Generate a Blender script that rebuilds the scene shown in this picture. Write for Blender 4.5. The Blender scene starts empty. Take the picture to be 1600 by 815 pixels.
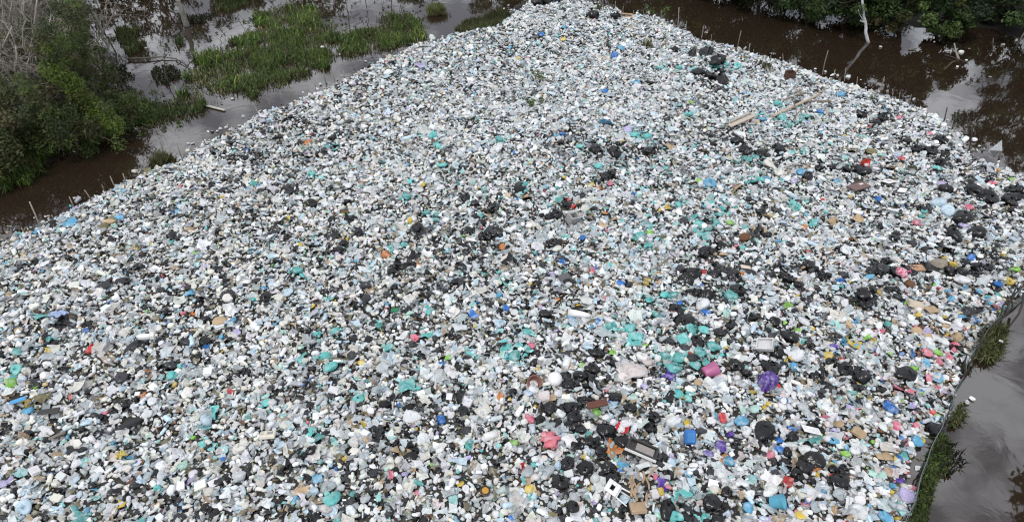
import bpy, math, random
import numpy as np
from mathutils import Vector, Matrix
R = random.Random(7)
G = np.random.default_rng(11)
S = bpy.context.scene
COL = S.collection

# ------------------------------------------------------------------ camera
W0, H0, FPX, CAMH, PITCH = 1600.0, 815.0, 1081.0, 13.6, math.radians(37.0)
cd = bpy.data.cameras.new("camera")
cd.sensor_fit = 'HORIZONTAL'
cd.sensor_width = 36.0
cd.lens = 36.0 * FPX / W0
cd.clip_end = 2000.0
cam = bpy.data.objects.new("camera", cd)
cam.location = (0, 0, CAMH)
cam.rotation_euler = (math.pi / 2 - PITCH, 0, 0)
COL.objects.link(cam)
S.camera = cam
SP, CP = math.sin(PITCH), math.cos(PITCH)

# ------------------------------------------------------------------ sky, sun, exposure
SUN_EL, SUN_AZ = math.radians(58), math.radians(205)
wd = bpy.data.worlds.new("World")
S.world = wd
wd.use_nodes = True
nt = wd.node_tree
nt.nodes.clear()
def N(t, ty, **kw):
    n = t.nodes.new(ty)
    for k, v in kw.items():
        if k in ('operation', 'blend_type', 'data_type', 'sky_type', 'noise_dimensions', 'attribute_name', 'attribute_type', 'feature', 'interpolation_type', 'distribution'):
            setattr(n, k, v)
        else:
            n.inputs[k].default_value = v
    return n
def L(t, a, b): t.links.new(a, b)
out = N(nt, 'ShaderNodeOutputWorld'); bg = N(nt, 'ShaderNodeBackground', Strength=0.12)
sky = N(nt, 'ShaderNodeTexSky', sky_type='NISHITA'); sky.sun_disc = False
sky.sun_elevation = SUN_EL; sky.sun_rotation = SUN_AZ
tc = N(nt, 'ShaderNodeTexCoord'); mp = N(nt, 'ShaderNodeMapping'); mp.inputs['Scale'].default_value = (1.0, 1.0, 1.6)
no = N(nt, 'ShaderNodeTexNoise', Scale=10.0, Detail=5.0, Roughness=0.55)
rp = N(nt, 'ShaderNodeValToRGB')
rp.color_ramp.elements[0].position = 0.42; rp.color_ramp.elements[0].color = (2.8, 2.9, 3.3, 1)
rp.color_ramp.elements[1].position = 0.58; rp.color_ramp.elements[1].color = (9.9, 10.1, 10.6, 1)
mx = N(nt, 'ShaderNodeMix', data_type='RGBA'); mx.inputs[0].default_value = 0.9
L(nt, tc.outputs['Generated'], mp.inputs['Vector']); L(nt, mp.outputs[0], no.inputs['Vector'])
L(nt, no.outputs['Fac'], rp.inputs['Fac'])
L(nt, sky.outputs[0], mx.inputs[6]); L(nt, rp.outputs[0], mx.inputs[7])
L(nt, mx.outputs[2], bg.inputs['Color']); L(nt, bg.outputs[0], out.inputs['Surface'])
sd = bpy.data.lights.new("sun", 'SUN'); sd.energy = 1.4; sd.angle = math.radians(12); sd.color = (1.0, 0.97, 0.92)
sun = bpy.data.objects.new("sun", sd)
dv = Vector((math.sin(SUN_AZ) * math.cos(SUN_EL), math.cos(SUN_AZ) * math.cos(SUN_EL), math.sin(SUN_EL)))
sun.rotation_euler = dv.to_track_quat('Z', 'Y').to_euler()
COL.objects.link(sun)
S.view_settings.view_transform = 'Standard'; S.view_settings.look = 'None'
S.view_settings.gamma = 1.0; S.view_settings.exposure = 0.32
S.cycles.pixel_filter_type = 'BLACKMAN_HARRIS'; S.cycles.filter_width = 1.15

# ------------------------------------------------------------------ photo pixel <-> place
def at(u, v, z=0.0):
    """the point at height z seen at photo pixel (u, v)"""
    dx, dy = (u - W0 / 2) / FPX, (v - H0 / 2) / FPX
    d = np.array([dx, CP - dy * SP, -SP - dy * CP])
    t = (z - CAMH) / d[2]
    return np.array([d[0] * t, d[1] * t, z])
def px(x, y, z):
    dep = y * CP + (CAMH - z) * SP
    dn = (CAMH - z) * CP - y * SP
    return W0 / 2 + FPX * x / dep, H0 / 2 + FPX * dn / dep, FPX / dep
def stand(u0, v0, u1, v1, z=0.0):
    """foot on the ground at one pixel, top at another: foot and top points (leaning sideways only)"""
    a = at(u0, v0, z); dy = (v1 - H0 / 2) / FPX
    # (CAMH-h)*CP - y*SP = dy*(y*CP + (CAMH-h)*SP)
    q = a[1] * (SP + dy * CP) / (CP - dy * SP)
    h = CAMH - q
    dep = a[1] * CP + q * SP
    return a, np.array([(u1 - W0 / 2) / FPX * dep, a[1], h])
def upx(v, z=0.0): return px(0, at(800, v, z)[1], z)[2]      # photo pixels per metre at that row

# ------------------------------------------------------------------ helpers
def snoise(P, seed, freq=1.0, octv=3):
    """smooth noise about -1..1 at points P (n x 3)"""
    g = np.random.default_rng(seed); o = np.zeros(len(P)); a = 1.0; s = 0.0
    for k in range(octv):
        for j in range(4):
            d = g.normal(size=3); d /= np.linalg.norm(d)
            o += a * np.sin(P @ (d * freq * (2 ** k) * g.uniform(.8, 1.25)) + g.uniform(0, 6.28)) * .5
        s += a; a *= .55
    return o / s
def raw(name, V, F, mat=None, col=None, smooth=True):
    """mesh from vertex array and a face array (n x 3 or n x 4) or a list of such"""
    V = np.asarray(V, np.float32)
    Fs = F if isinstance(F, list) else [F]
    Fs = [np.asarray(f, np.int32) for f in Fs if len(f)]
    me = bpy.data.meshes.new(name)
    lp = np.concatenate([f.ravel() for f in Fs])
    cnt = np.concatenate([np.full(len(f), f.shape[1], np.int32) for f in Fs])
    st = np.concatenate([[0], np.cumsum(cnt)[:-1]]).astype(np.int32)
    me.vertices.add(len(V)); me.vertices.foreach_set('co', V.ravel())
    me.loops.add(len(lp)); me.loops.foreach_set('vertex_index', lp)
    me.polygons.add(len(cnt)); me.polygons.foreach_set('loop_start', st); me.polygons.foreach_set('loop_total', cnt)
    me.polygons.foreach_set('use_smooth', np.full(len(cnt), smooth, bool))
    me.update(calc_edges=True)
    c = np.ones((len(V), 4), np.float32)
    if col is not None: c[:, :3] = col
    at_ = me.attributes.new('Col', 'FLOAT_COLOR', 'POINT'); at_.data.foreach_set('color', c.ravel())
    if mat: me.materials.append(mat)
    me.validate()
    return me
class MB:
    """collects shapes into one mesh"""
    def __init__(s): s.V = []; s.F = {3: [], 4: []}; s.C = []; s.n = 0
    def add(s, V, F, col=(1, 1, 1)):
        V = np.asarray(V, float).reshape(-1, 3)
        for f in F: s.F[len(f)].append([i + s.n for i in f]) if len(f) in (3, 4) else [s.F[3].append([f[0] + s.n, f[i] + s.n, f[i + 1] + s.n]) for i in range(1, len(f) - 1)]
        s.V.append(V); c = np.empty((len(V), 3)); c[:] = col; s.C.append(c); s.n += len(V); return s
    def addnp(s, V, F, col=(1, 1, 1)):
        s.F[F.shape[1]] += (F + s.n).tolist(); s.V.append(V); c = np.empty((len(V), 3)); c[:] = col; s.C.append(c); s.n += len(V); return s
    def box(s, c, d, M=None, bev=0.0, col=(1, 1, 1)):
        hx, hy, hz = [k / 2 for k in d]; b = min(bev, hx * .9, hy * .9, hz * .9)
        if b <= 0:
            V = [(x, y, z) for z in (-hz, hz) for y in (-hy, hy) for x in (-hx, hx)]
            F = [(0, 2, 3, 1), (4, 5, 7, 6), (0, 1, 5, 4), (2, 6, 7, 3), (0, 4, 6, 2), (1, 3, 7, 5)]
        else:
            V = []; 
            for z in (-1, 1):
                for y in (-1, 1):
                    for x in (-1, 1):
                        V += [(x * hx, y * (hy - b), z * (hz - b)), (x * (hx - b), y * hy, z * (hz - b)), (x * (hx - b), y * (hy - b), z * hz)]
            I = lambda x, y, z, k: ((z > 0) * 4 + (y > 0) * 2 + (x > 0)) * 3 + k
            F = []
            for sx in (-1, 1):
                q = [I(sx, -1, -1, 0), I(sx, 1, -1, 0), I(sx, 1, 1, 0), I(sx, -1, 1, 0)]; F.append(q if sx > 0 else q[::-1])
                q = [I(-1, sx, -1, 1), I(1, sx, -1, 1), I(1, sx, 1, 1), I(-1, sx, 1, 1)]; F.append(q[::-1] if sx > 0 else q)
                q = [I(-1, -1, sx, 2), I(1, -1, sx, 2), I(1, 1, sx, 2), I(-1, 1, sx, 2)]; F.append(q if sx > 0 else q[::-1])
                for t in (-1, 1):
                    F.append([I(sx, t, -1, 0), I(sx, t, 1, 0), I(sx, t, 1, 1), I(sx, t, -1, 1)])
                    F.append([I(sx, -1, t, 0), I(sx, 1, t, 0), I(sx, 1, t, 2), I(sx, -1, t, 2)])
                    F.append([I(-1, sx, t, 1), I(1, sx, t, 1), I(1, sx, t, 2), I(-1, sx, t, 2)])
                    for w in (-1, 1): F.append([I(sx, t, w, 0), I(sx, t, w, 1), I(sx, t, w, 2)])
        V = np.array(V)
        if M is not None: V = V @ np.array(M).T
        return s.add(V + np.array(c), F, col)
    def tube(s, pts, r, n=6, col=(1, 1, 1), cap=True):
        P = np.asarray(pts, float); k = len(P); r = np.broadcast_to(np.asarray(r, float), (k,))
        T = np.gradient(P, axis=0); T /= np.linalg.norm(T, axis=1)[:, None] + 1e-9
        a = np.array([0, 0, 1.]) if abs(T[0][2]) < .9 else np.array([1., 0, 0])
        V = []
        for i in range(k):
            u = np.cross(T[i], a); u /= np.linalg.norm(u) + 1e-9; w = np.cross(T[i], u)
            t = np.arange(n) * 2 * np.pi / n
            V.append(P[i] + r[i] * (np.cos(t)[:, None] * u + np.sin(t)[:, None] * w))
        F = [(i * n + j, i * n + (j + 1) % n, (i + 1) * n + (j + 1) % n, (i + 1) * n + j) for i in range(k - 1) for j in range(n)]
        if cap: F += [tuple(range(n))[::-1], tuple((k - 1) * n + j for j in range(n))]
        return s.add(np.concatenate(V), F, col)
    def lathe(s, prof, n=12, M=None, c=(0, 0, 0), col=(1, 1, 1)):
        prof = np.asarray(prof, float); t = np.arange(n) * 2 * np.pi / n
        V = np.concatenate([np.stack([r * np.cos(t), r * np.sin(t), np.full(n, z)], 1) for r, z in prof])
        k = len(prof)
        F = [(i * n + j, i * n + (j + 1) % n, (i + 1) * n + (j + 1) % n, (i + 1) * n + j) for i in range(k - 1) for j in range(n)]
        F += [tuple(range(n))[::-1], tuple((k - 1) * n + j for j in range(n))]
        if M is not None: V = V @ np.array(M).T
        return s.add(V + np.array(c), F, col)
    def arr(s):
        F = [(0, 0, 0)][:0]
        T = [f for f in s.F[3]] + [t for f in s.F[4] for t in ((f[0], f[1], f[2]), (f[0], f[2], f[3]))]
        return np.concatenate(s.V), np.array(T, np.int32)
    def mesh(s, name, mat, smooth=False):
        return raw(name, np.concatenate(s.V), [np.array(s.F[k]) for k in (3, 4) if s.F[k]], mat, np.concatenate(s.C), smooth)
def rot(rx=0, ry=0, rz=0):
    return np.array(Matrix.Rotation(rz, 3, 'Z') @ Matrix.Rotation(ry, 3, 'Y') @ Matrix.Rotation(rx, 3, 'X'))
def put(name, me, loc=(0, 0, 0), r=(0, 0, 0), sc=(1, 1, 1), parent=None, label=None, cat=None, group=None, kind=None, color=None):
    o = bpy.data.objects.new(name, me); COL.objects.link(o)
    o.location = loc; o.rotation_euler = r; o.scale = sc if hasattr(sc, '__len__') else (sc,) * 3
    if parent: o.parent = parent
    if color is not None: o.color = (*color, 1)
    elif parent is not None: o.color = parent.color
    for k, val in (('label', label), ('category', cat), ('group', group), ('kind', kind)):
        if val: o[k] = val
    return o
def ico(sub):
    import bmesh
    b = bmesh.new(); bmesh.ops.create_icosphere(b, subdivisions=sub, radius=1.0)
    V = np.array([v.co[:] for v in b.verts]); F = np.array([[v.index for v in f.verts] for f in b.faces]); b.free()
    return V, F
def sdist(P, poly):
    """signed distance of points P (n x 2) to a polygon, positive inside"""
    A = np.asarray(poly, float)[:, :2]; B = np.roll(A, -1, 0)
    d = np.full(len(P), 1e9); ins = np.zeros(len(P), bool)
    for a, b in zip(A, B):
        e = b - a; w = P - a
        t = np.clip((w @ e) / (e @ e + 1e-12), 0, 1)
        d = np.minimum(d, np.linalg.norm(w - t[:, None] * e, axis=1))
        c = (a[1] > P[:, 1]) != (b[1] > P[:, 1])
        xx = a[0] + (P[:, 1] - a[1]) * (b[0] - a[0]) / (b[1] - a[1] + 1e-12)
        ins ^= c & (P[:, 0] < xx)
    return np.where(ins, d, -d)

# ------------------------------------------------------------------ materials
def material(name, rough=.5, spec=.5, bump=0.0, bscale=20, grime=0.0, gcol=(.35, .32, .25), gscale=3.0, trans=0.0, clear=0.0, milk=0.0, bdist=.03):
    m = bpy.data.materials.new(name); m.use_nodes = True; t = m.node_tree; p = t.nodes['Principled BSDF']
    p.inputs['Roughness'].default_value = rough; p.inputs['Specular IOR Level'].default_value = spec
    oi = N(t, 'ShaderNodeObjectInfo'); a = N(t, 'ShaderNodeAttribute', attribute_name='Col')
    mul = N(t, 'ShaderNodeMix', data_type='RGBA', blend_type='MULTIPLY'); mul.inputs[0].default_value = 1
    L(t, a.outputs['Color'], mul.inputs[6]); L(t, oi.outputs['Color'], mul.inputs[7])
    c = mul.outputs[2]
    geo = N(t, 'ShaderNodeNewGeometry')
    if grime:
        n = N(t, 'ShaderNodeTexNoise', Scale=gscale, Detail=6.0, Roughness=.65); L(t, geo.outputs['Position'], n.inputs['Vector'])
        r = N(t, 'ShaderNodeMapRange'); r.inputs[1].default_value = .42; r.inputs[2].default_value = .72; r.inputs[3].default_value = 0; r.inputs[4].default_value = grime
        L(t, n.outputs['Fac'], r.inputs[0])
        g = N(t, 'ShaderNodeMix', data_type='RGBA', blend_type='MULTIPLY'); g.inputs[7].default_value = (*gcol, 1)
        L(t, r.outputs[0], g.inputs[0]); L(t, c, g.inputs[6]); c = g.outputs[2]
    if milk:
        n = N(t, 'ShaderNodeTexNoise', Scale=7.0, Detail=4.0, Roughness=.6); L(t, geo.outputs['Position'], n.inputs['Vector'])
        r = N(t, 'ShaderNodeMapRange'); r.inputs[1].default_value = .48; r.inputs[2].default_value = .66; r.inputs[3].default_value = 0; r.inputs[4].default_value = milk
        L(t, n.outputs['Fac'], r.inputs[0])
        g = N(t, 'ShaderNodeMix', data_type='RGBA'); g.inputs[7].default_value = (.78, .82, .84, 1)
        L(t, r.outputs[0], g.inputs[0]); L(t, c, g.inputs[6]); c = g.outputs[2]
    L(t, c, p.inputs['Base Color'])
    if bump:
        n = N(t, 'ShaderNodeTexNoise', Scale=bscale, Detail=3.0, Roughness=.6); L(t, geo.outputs['Position'], n.inputs['Vector'])
        b = N(t, 'ShaderNodeBump', Strength=bump, Distance=bdist); L(t, n.outputs['Fac'], b.inputs['Height']); L(t, b.outputs[0], p.inputs['Normal'])
    o = t.nodes['Material Output']
    if trans:
        tr = N(t, 'ShaderNodeBsdfTranslucent'); L(t, c, tr.inputs['Color'])
        ms = N(t, 'ShaderNodeMixShader', Fac=trans); L(t, p.outputs[0], ms.inputs[1]); L(t, tr.outputs[0], ms.inputs[2]); L(t, ms.outputs[0], o.inputs['Surface'])
    if clear:
        tr = N(t, 'ShaderNodeBsdfTransparent'); ms = N(t, 'ShaderNodeMixShader', Fac=clear)
        L(t, p.outputs[0], ms.inputs[1]); L(t, tr.outputs[0], ms.inputs[2]); L(t, ms.outputs[0], o.inputs['Surface'])
    return m
M_PLAST = material('thin_plastic', .36, .5, .8, 24, .42, trans=.12, milk=.38)
M_CLEAR = material('clear_plastic', .22, .6, .6, 25, .35, clear=.35)
M_BLACK = material('black_plastic', .22, .45, .55, 7, .2, milk=.015, bdist=.05)
M_FOAM = material('foam', .6, .35, .2, 60, .42, gcol=(.5, .45, .34))
M_HARD = material('hard_plastic', .4, .5, .05, 40, .4)
M_WOOD = material('wood', .75, .3, .5, 30, .5, gscale=9)
M_CONC = material('concrete', .9, .2, .6, 60, .4, gcol=(.6, .58, .52), gscale=12)
M_CARD = material('cardboard', .85, .2, .3, 25, .4)
M_BARK = material('bark', .85, .2, .7, 25, .6, gscale=6)
M_LEAF = material('leaf', .55, .35, 0, trans=.18)
M_GRASS = material('grass_blade', .55, .3, 0, trans=.2)
M_MUD = material('mud', .8, .3, .8, 6, .6, gscale=1.5)
M_BED = material('wet_litter', .5, .4, 1.0, 18, .7, gscale=4)
M_ROPE = material('rope', .8, .2)
M_METAL = material('dull_metal', .45, .6, .1, 30, .5)
# water
M_WATER = bpy.data.materials.new('brown_water'); M_WATER.use_nodes = True
t = M_WATER.node_tree; p = t.nodes['Principled BSDF']
p.inputs['Roughness'].default_value = .03; p.inputs['IOR'].default_value = 2.1
geo = N(t, 'ShaderNodeNewGeometry')
n = N(t, 'ShaderNodeTexNoise', Scale=.25, Detail=4.0); L(t, geo.outputs['Position'], n.inputs['Vector'])
mixc = N(t, 'ShaderNodeMix', data_type='RGBA'); mixc.inputs[6].default_value = (.021, .0135, .0088, 1); mixc.inputs[7].default_value = (.027, .0175, .0115, 1)
L(t, n.outputs['Fac'], mixc.inputs[0]); L(t, mixc.outputs[2], p.inputs['Base Color'])
n1 = N(t, 'ShaderNodeTexNoise', Scale=1.3, Detail=3.0); n1.inputs['Distortion'].default_value = .6
L(t, geo.outputs['Position'], n1.inputs['Vector'])
b = N(t, 'ShaderNodeBump', Strength=.05, Distance=.05); L(t, n1.outputs['Fac'], b.inputs['Height']); L(t, b.outputs[0], p.inputs['Normal'])

# ------------------------------------------------------------------ water and land
put('water', raw('water', [(-250, -60, 0), (250, -60, 0), (250, 400, 0), (-250, 400, 0)], np.array([[0, 1, 2, 3]]), M_WATER), kind='structure')

RAFT_PX = [(-120, 470), (-60, 405), (0, 378), (60, 350), (110, 328), (170, 297), (220, 272), (280, 247), (340, 217), (400, 185), (440, 172), (500, 148), (560, 116), (600, 98),
           (650, 74), (700, 60), (740, 55), (775, 48), (800, 18), (830, 0), (860, -10), (900, -2), (940, 12), (1000, 26), (1040, 36), (1075, 52), (1095, 66), (1130, 75), (1180, 90),
           (1230, 102), (1270, 115), (1310, 127), (1360, 143), (1400, 155), (1430, 172), (1470, 191), (1500, 213), (1512, 235), (1540, 255), (1580, 268), (1610, 290), (1665, 330),
           (1680, 400), (1600, 466), (1562, 495), (1540, 525), (1520, 555), (1500, 595), (1487, 630), (1475, 660), (1460, 690), (1440, 740), (1425, 790), (1404, 850), (1385, 900), (-200, 900)]
RAFT = np.array([at(u, v)[:2] for u, v in RAFT_PX])
def raft_h(P):
    d = sdist(P, RAFT); e = np.clip((d + .05) / .9, 0, 1); e = e * e * (3 - 2 * e)
    Q = np.column_stack([P, np.zeros(len(P))])
    return -.12 + e * (.42 + .15 * snoise(Q, 3, .55, 2) + .07 * snoise(Q, 4, 2.4, 2))
def grid(poly, step, pad, hf):
    lo, hi = np.min(poly, 0) - pad, np.max(poly, 0) + pad
    nx, ny = int((hi[0] - lo[0]) / step) + 1, int((hi[1] - lo[1]) / step) + 1
    X, Y = np.meshgrid(np.linspace(lo[0], hi[0], nx), np.linspace(lo[1], hi[1], ny))
    P = np.column_stack([X.ravel(), Y.ravel()]); Z = hf(P); d = sdist(P, poly)
    i = np.arange(nx * ny).reshape(ny, nx)
    Q = np.stack([i[:-1, :-1], i[:-1, 1:], i[1:, 1:], i[1:, :-1]], -1).reshape(-1, 4)
    Q = Q[(d[Q] > -pad * .9).any(1)]
    us, inv = np.unique(Q, return_inverse=True)
    return np.column_stack([P, Z])[us], inv.reshape(-1, 4)
V, Q = grid(RAFT, .3, .3, raft_h)
bc = np.array([.042, .040, .034]) * (1 + .5 * snoise(V, 8, 3.0))[:, None]
put('litter_bed', raw('litter_bed', V, Q, M_BED, bc), kind='structure')

LBANK = np.array([at(u, v)[:2] for u, v in [(-250, 380), (-60, 300), (0, 283), (60, 265), (110, 240), (150, 215), (185, 195), (165, 160), (140, 110), (110, 60), (100, 20), (60, -40), (-300, -40)]])
def lbank_h(P):
    e = np.clip(sdist(P, LBANK) / 2.2 + .1, 0, 1); Q = np.column_stack([P, np.zeros(len(P))])
    return -.1 + e * (.75 + .15 * snoise(Q, 21, .9))
V, Q = grid(LBANK, .6, .6, lbank_h)
put('river_bank', raw('river_bank', V, Q, M_MUD, (.022, .018, .013)), kind='structure')
RB_PX = [(1900, 150), (1700, 85), (1600, 62), (1550, 40), (1480, 44), (1430, 40), (1350, 30), (1290, 18), (1200, 2), (1140, -14), (1080, -38), (1000, -58), (900, -66), (800, -78), (700, -84), (600, -84), (480, -74), (300, -62), (100, -50), (100, -150), (2200, -150), (2600, 150)]
RBANK = np.array([at(u, v)[:2] for u, v in RB_PX])
def rbank_h(P):
    e = np.clip(sdist(P, RBANK) / 2.5 + .1, 0, 1); Q = np.column_stack([P, np.zeros(len(P))])
    return -.1 + e * (.7 + .15 * snoise(Q, 22, .6))
V, Q = grid(RBANK, 1.5, 1.5, rbank_h)
put('far_bank', raw('far_bank', V, Q, M_MUD, (.010, .008, .006)), kind='structure')

# ------------------------------------------------------------------ litter: shapes
I1V, I1F = ico(1); I2V, I2F = ico(2); I3V, I3F = ico(4)
def bag_low(seed, flat=.62, fine=False):
    B, F = (I2V, I2F) if fine else (I1V, I1F)
    V = B * (1 + (.34 if fine else .26) * snoise(B, seed, 2.1, 3))[:, None]; g = np.random.default_rng(seed)
    V = V + g.normal(0, .06, V.shape); V *= [1, g.uniform(.7, .95), flat]
    return V * .5, F
def bag_high(seed, flat=.68):
    g = np.random.default_rng(seed); V = I3V.copy()
    kn = np.array([g.normal(0, .45), g.normal(0, .45), 1.0]); kn /= np.linalg.norm(kn)
    a = np.cross(kn, [1, 0, 0]); a /= np.linalg.norm(a); b = np.cross(kn, a)
    ct = V @ kn; phi = np.arctan2(V @ b, V @ a)
    r = 1 + .42 * snoise(V, seed, 1.8, 2)
    w = np.clip((ct + .3) / 1.3, 0, 1)
    r += w * (1 - w ** 8) * (.07 * np.sin(phi * 6 + 3.5 * snoise(V, seed + 5, 2)) + .05 * np.sin(phi * 11 + 5 * snoise(V, seed + 6, 2)))
    r += -.10 * (1 - np.abs(snoise(V, seed + 7, 2.2, 2)) * 2.2).clip(0, 1) - .04 * (1 - np.abs(snoise(V, seed + 9, 4.2, 1)) * 2.4).clip(0, 1)
    V = V * r[:, None] * [1, g.uniform(.78, .98), flat]
    V[:, 2] = np.maximum(V[:, 2], -.5)
    tip = kn * (1 + .16 * 0) * .9 * np.array([1, .9, flat])
    return V * .5, I3F, tip * .5
def knot(tip, seed):
    g = np.random.default_rng(seed); m = MB()
    up = tip / np.linalg.norm(tip)
    n = 10; t = np.arange(n) * 2 * np.pi / n
    a = np.cross(up, [1, 0, 0]); a /= np.linalg.norm(a); b = np.cross(up, a)
    prof = [(.07, -.03), (.028, .03), (.035, .05), (.10, .12), (.15, .15)]
    V = []
    for k, (r, h) in enumerate(prof):
        rr = r * (1 + (.35 if k > 2 else .1) * np.sin(t * 4 + seed) + g.normal(0, .08, n))
        V.append(tip + up * h + rr[:, None] * (np.cos(t)[:, None] * a + np.sin(t)[:, None] * b) + (g.normal(0, .02, (n, 3)) if k > 2 else 0))
    F = [(i * n + j, i * n + (j + 1) % n, (i + 1) * n + (j + 1) % n, (i + 1) * n + j) for i in range(4) for j in range(n)]
    return m.add(np.concatenate(V), F)
def tri_of(mb): return mb.arr()
def block_low(seed, bev=True):
    g = np.random.default_rng(seed); m = MB().box((0, 0, 0), (1, g.uniform(.6, 1), g.uniform(.3, .6)), bev=.13 if bev else 0)
    V, F = m.arr(); V = V + g.normal(0, .025 if bev else .06, V.shape); return V, F
def pebble_low(seed, fine=False):
    B, F = (I2V, I2F) if fine else (I1V, I1F)
    g = np.random.default_rng(seed); V = B / (np.abs(B) ** 2.8).sum(1)[:, None] ** (1 / 2.8)
    V = V * (1 + .10 * snoise(V, seed, 1.7, 2))[:, None] * [1, g.uniform(.6, .9), g.uniform(.45, .7)]; return V * .5, F
def cup_low(seed):
    g = np.random.default_rng(seed); k = g.uniform(.62, .8)
    m = MB().lathe([(.36 * k, -.5), (.40, .46), (.44, .5), (.30 * k, -.38)], 5, M=rot(g.uniform(.6, 1.5), 0, g.uniform(0, 6)))
    V, F = m.arr(); return V * .95, F
def bottle_low(seed):
    g = np.random.default_rng(seed); q = g.uniform(.14, .24)
    m = MB().lathe([(q * .88, -.5), (q, .2), (q * .42, .38), (q * .42, .5)], 5, M=rot(0, math.pi / 2, 0))
    V, F = m.arr(); V = V * (1 + .06 * snoise(V, seed, 5))[:, None]; return V, F
def film_low(seed, k=4, el=1.0):
    g = np.random.default_rng(seed); x, y = np.meshgrid(np.linspace(-.5, .5, k), np.linspace(-.5, .5, k))
    P = np.column_stack([x.ravel(), y.ravel() * el, np.zeros(k * k)])
    P[:, :2] += g.normal(0, .32 / k, (k * k, 2)); P[:, 2] = .20 * snoise(P, seed, 6, 2) + g.normal(0, .05, k * k)
    i = np.arange(k * k).reshape(k, k)
    F = np.concatenate([np.stack([i[:-1, :-1], i[:-1, 1:], i[1:, 1:]], -1).reshape(-1, 3), np.stack([i[:-1, :-1], i[1:, 1:], i[1:, :-1]], -1).reshape(-1, 3)])
    return P, F
def lid_low(seed):
    g = np.random.default_rng(seed); m = MB().lathe([(.5, -.05), (.5, .05), (.36, .04)], 7); return m.arr()
LOW = {'bag': [bag_low(100 + i) for i in range(14)] , 'block': [block_low(200 + i) for i in range(8)], 'pebble': [pebble_low(300 + i) for i in range(10)],
       'cup': [cup_low(400 + i) for i in range(10)], 'bottle': [bottle_low(500 + i) for i in range(6)], 'film': [film_low(600 + i) for i in range(14)], 'box': [block_low(250 + i, False) for i in range(10)],
       'scrap': [film_low(660 + i, 4) for i in range(8)], 'strip': [film_low(640 + i, 4, .35) for i in range(6)], 'lid': [lid_low(1)], 'flatbag': [bag_low(150 + i, .38, True) for i in range(8)],
       'bag_fine': [bag_low(160 + i, .66, True) for i in range(16)], 'pebble_fine': [pebble_low(320 + i, True) for i in range(10)]}

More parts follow.
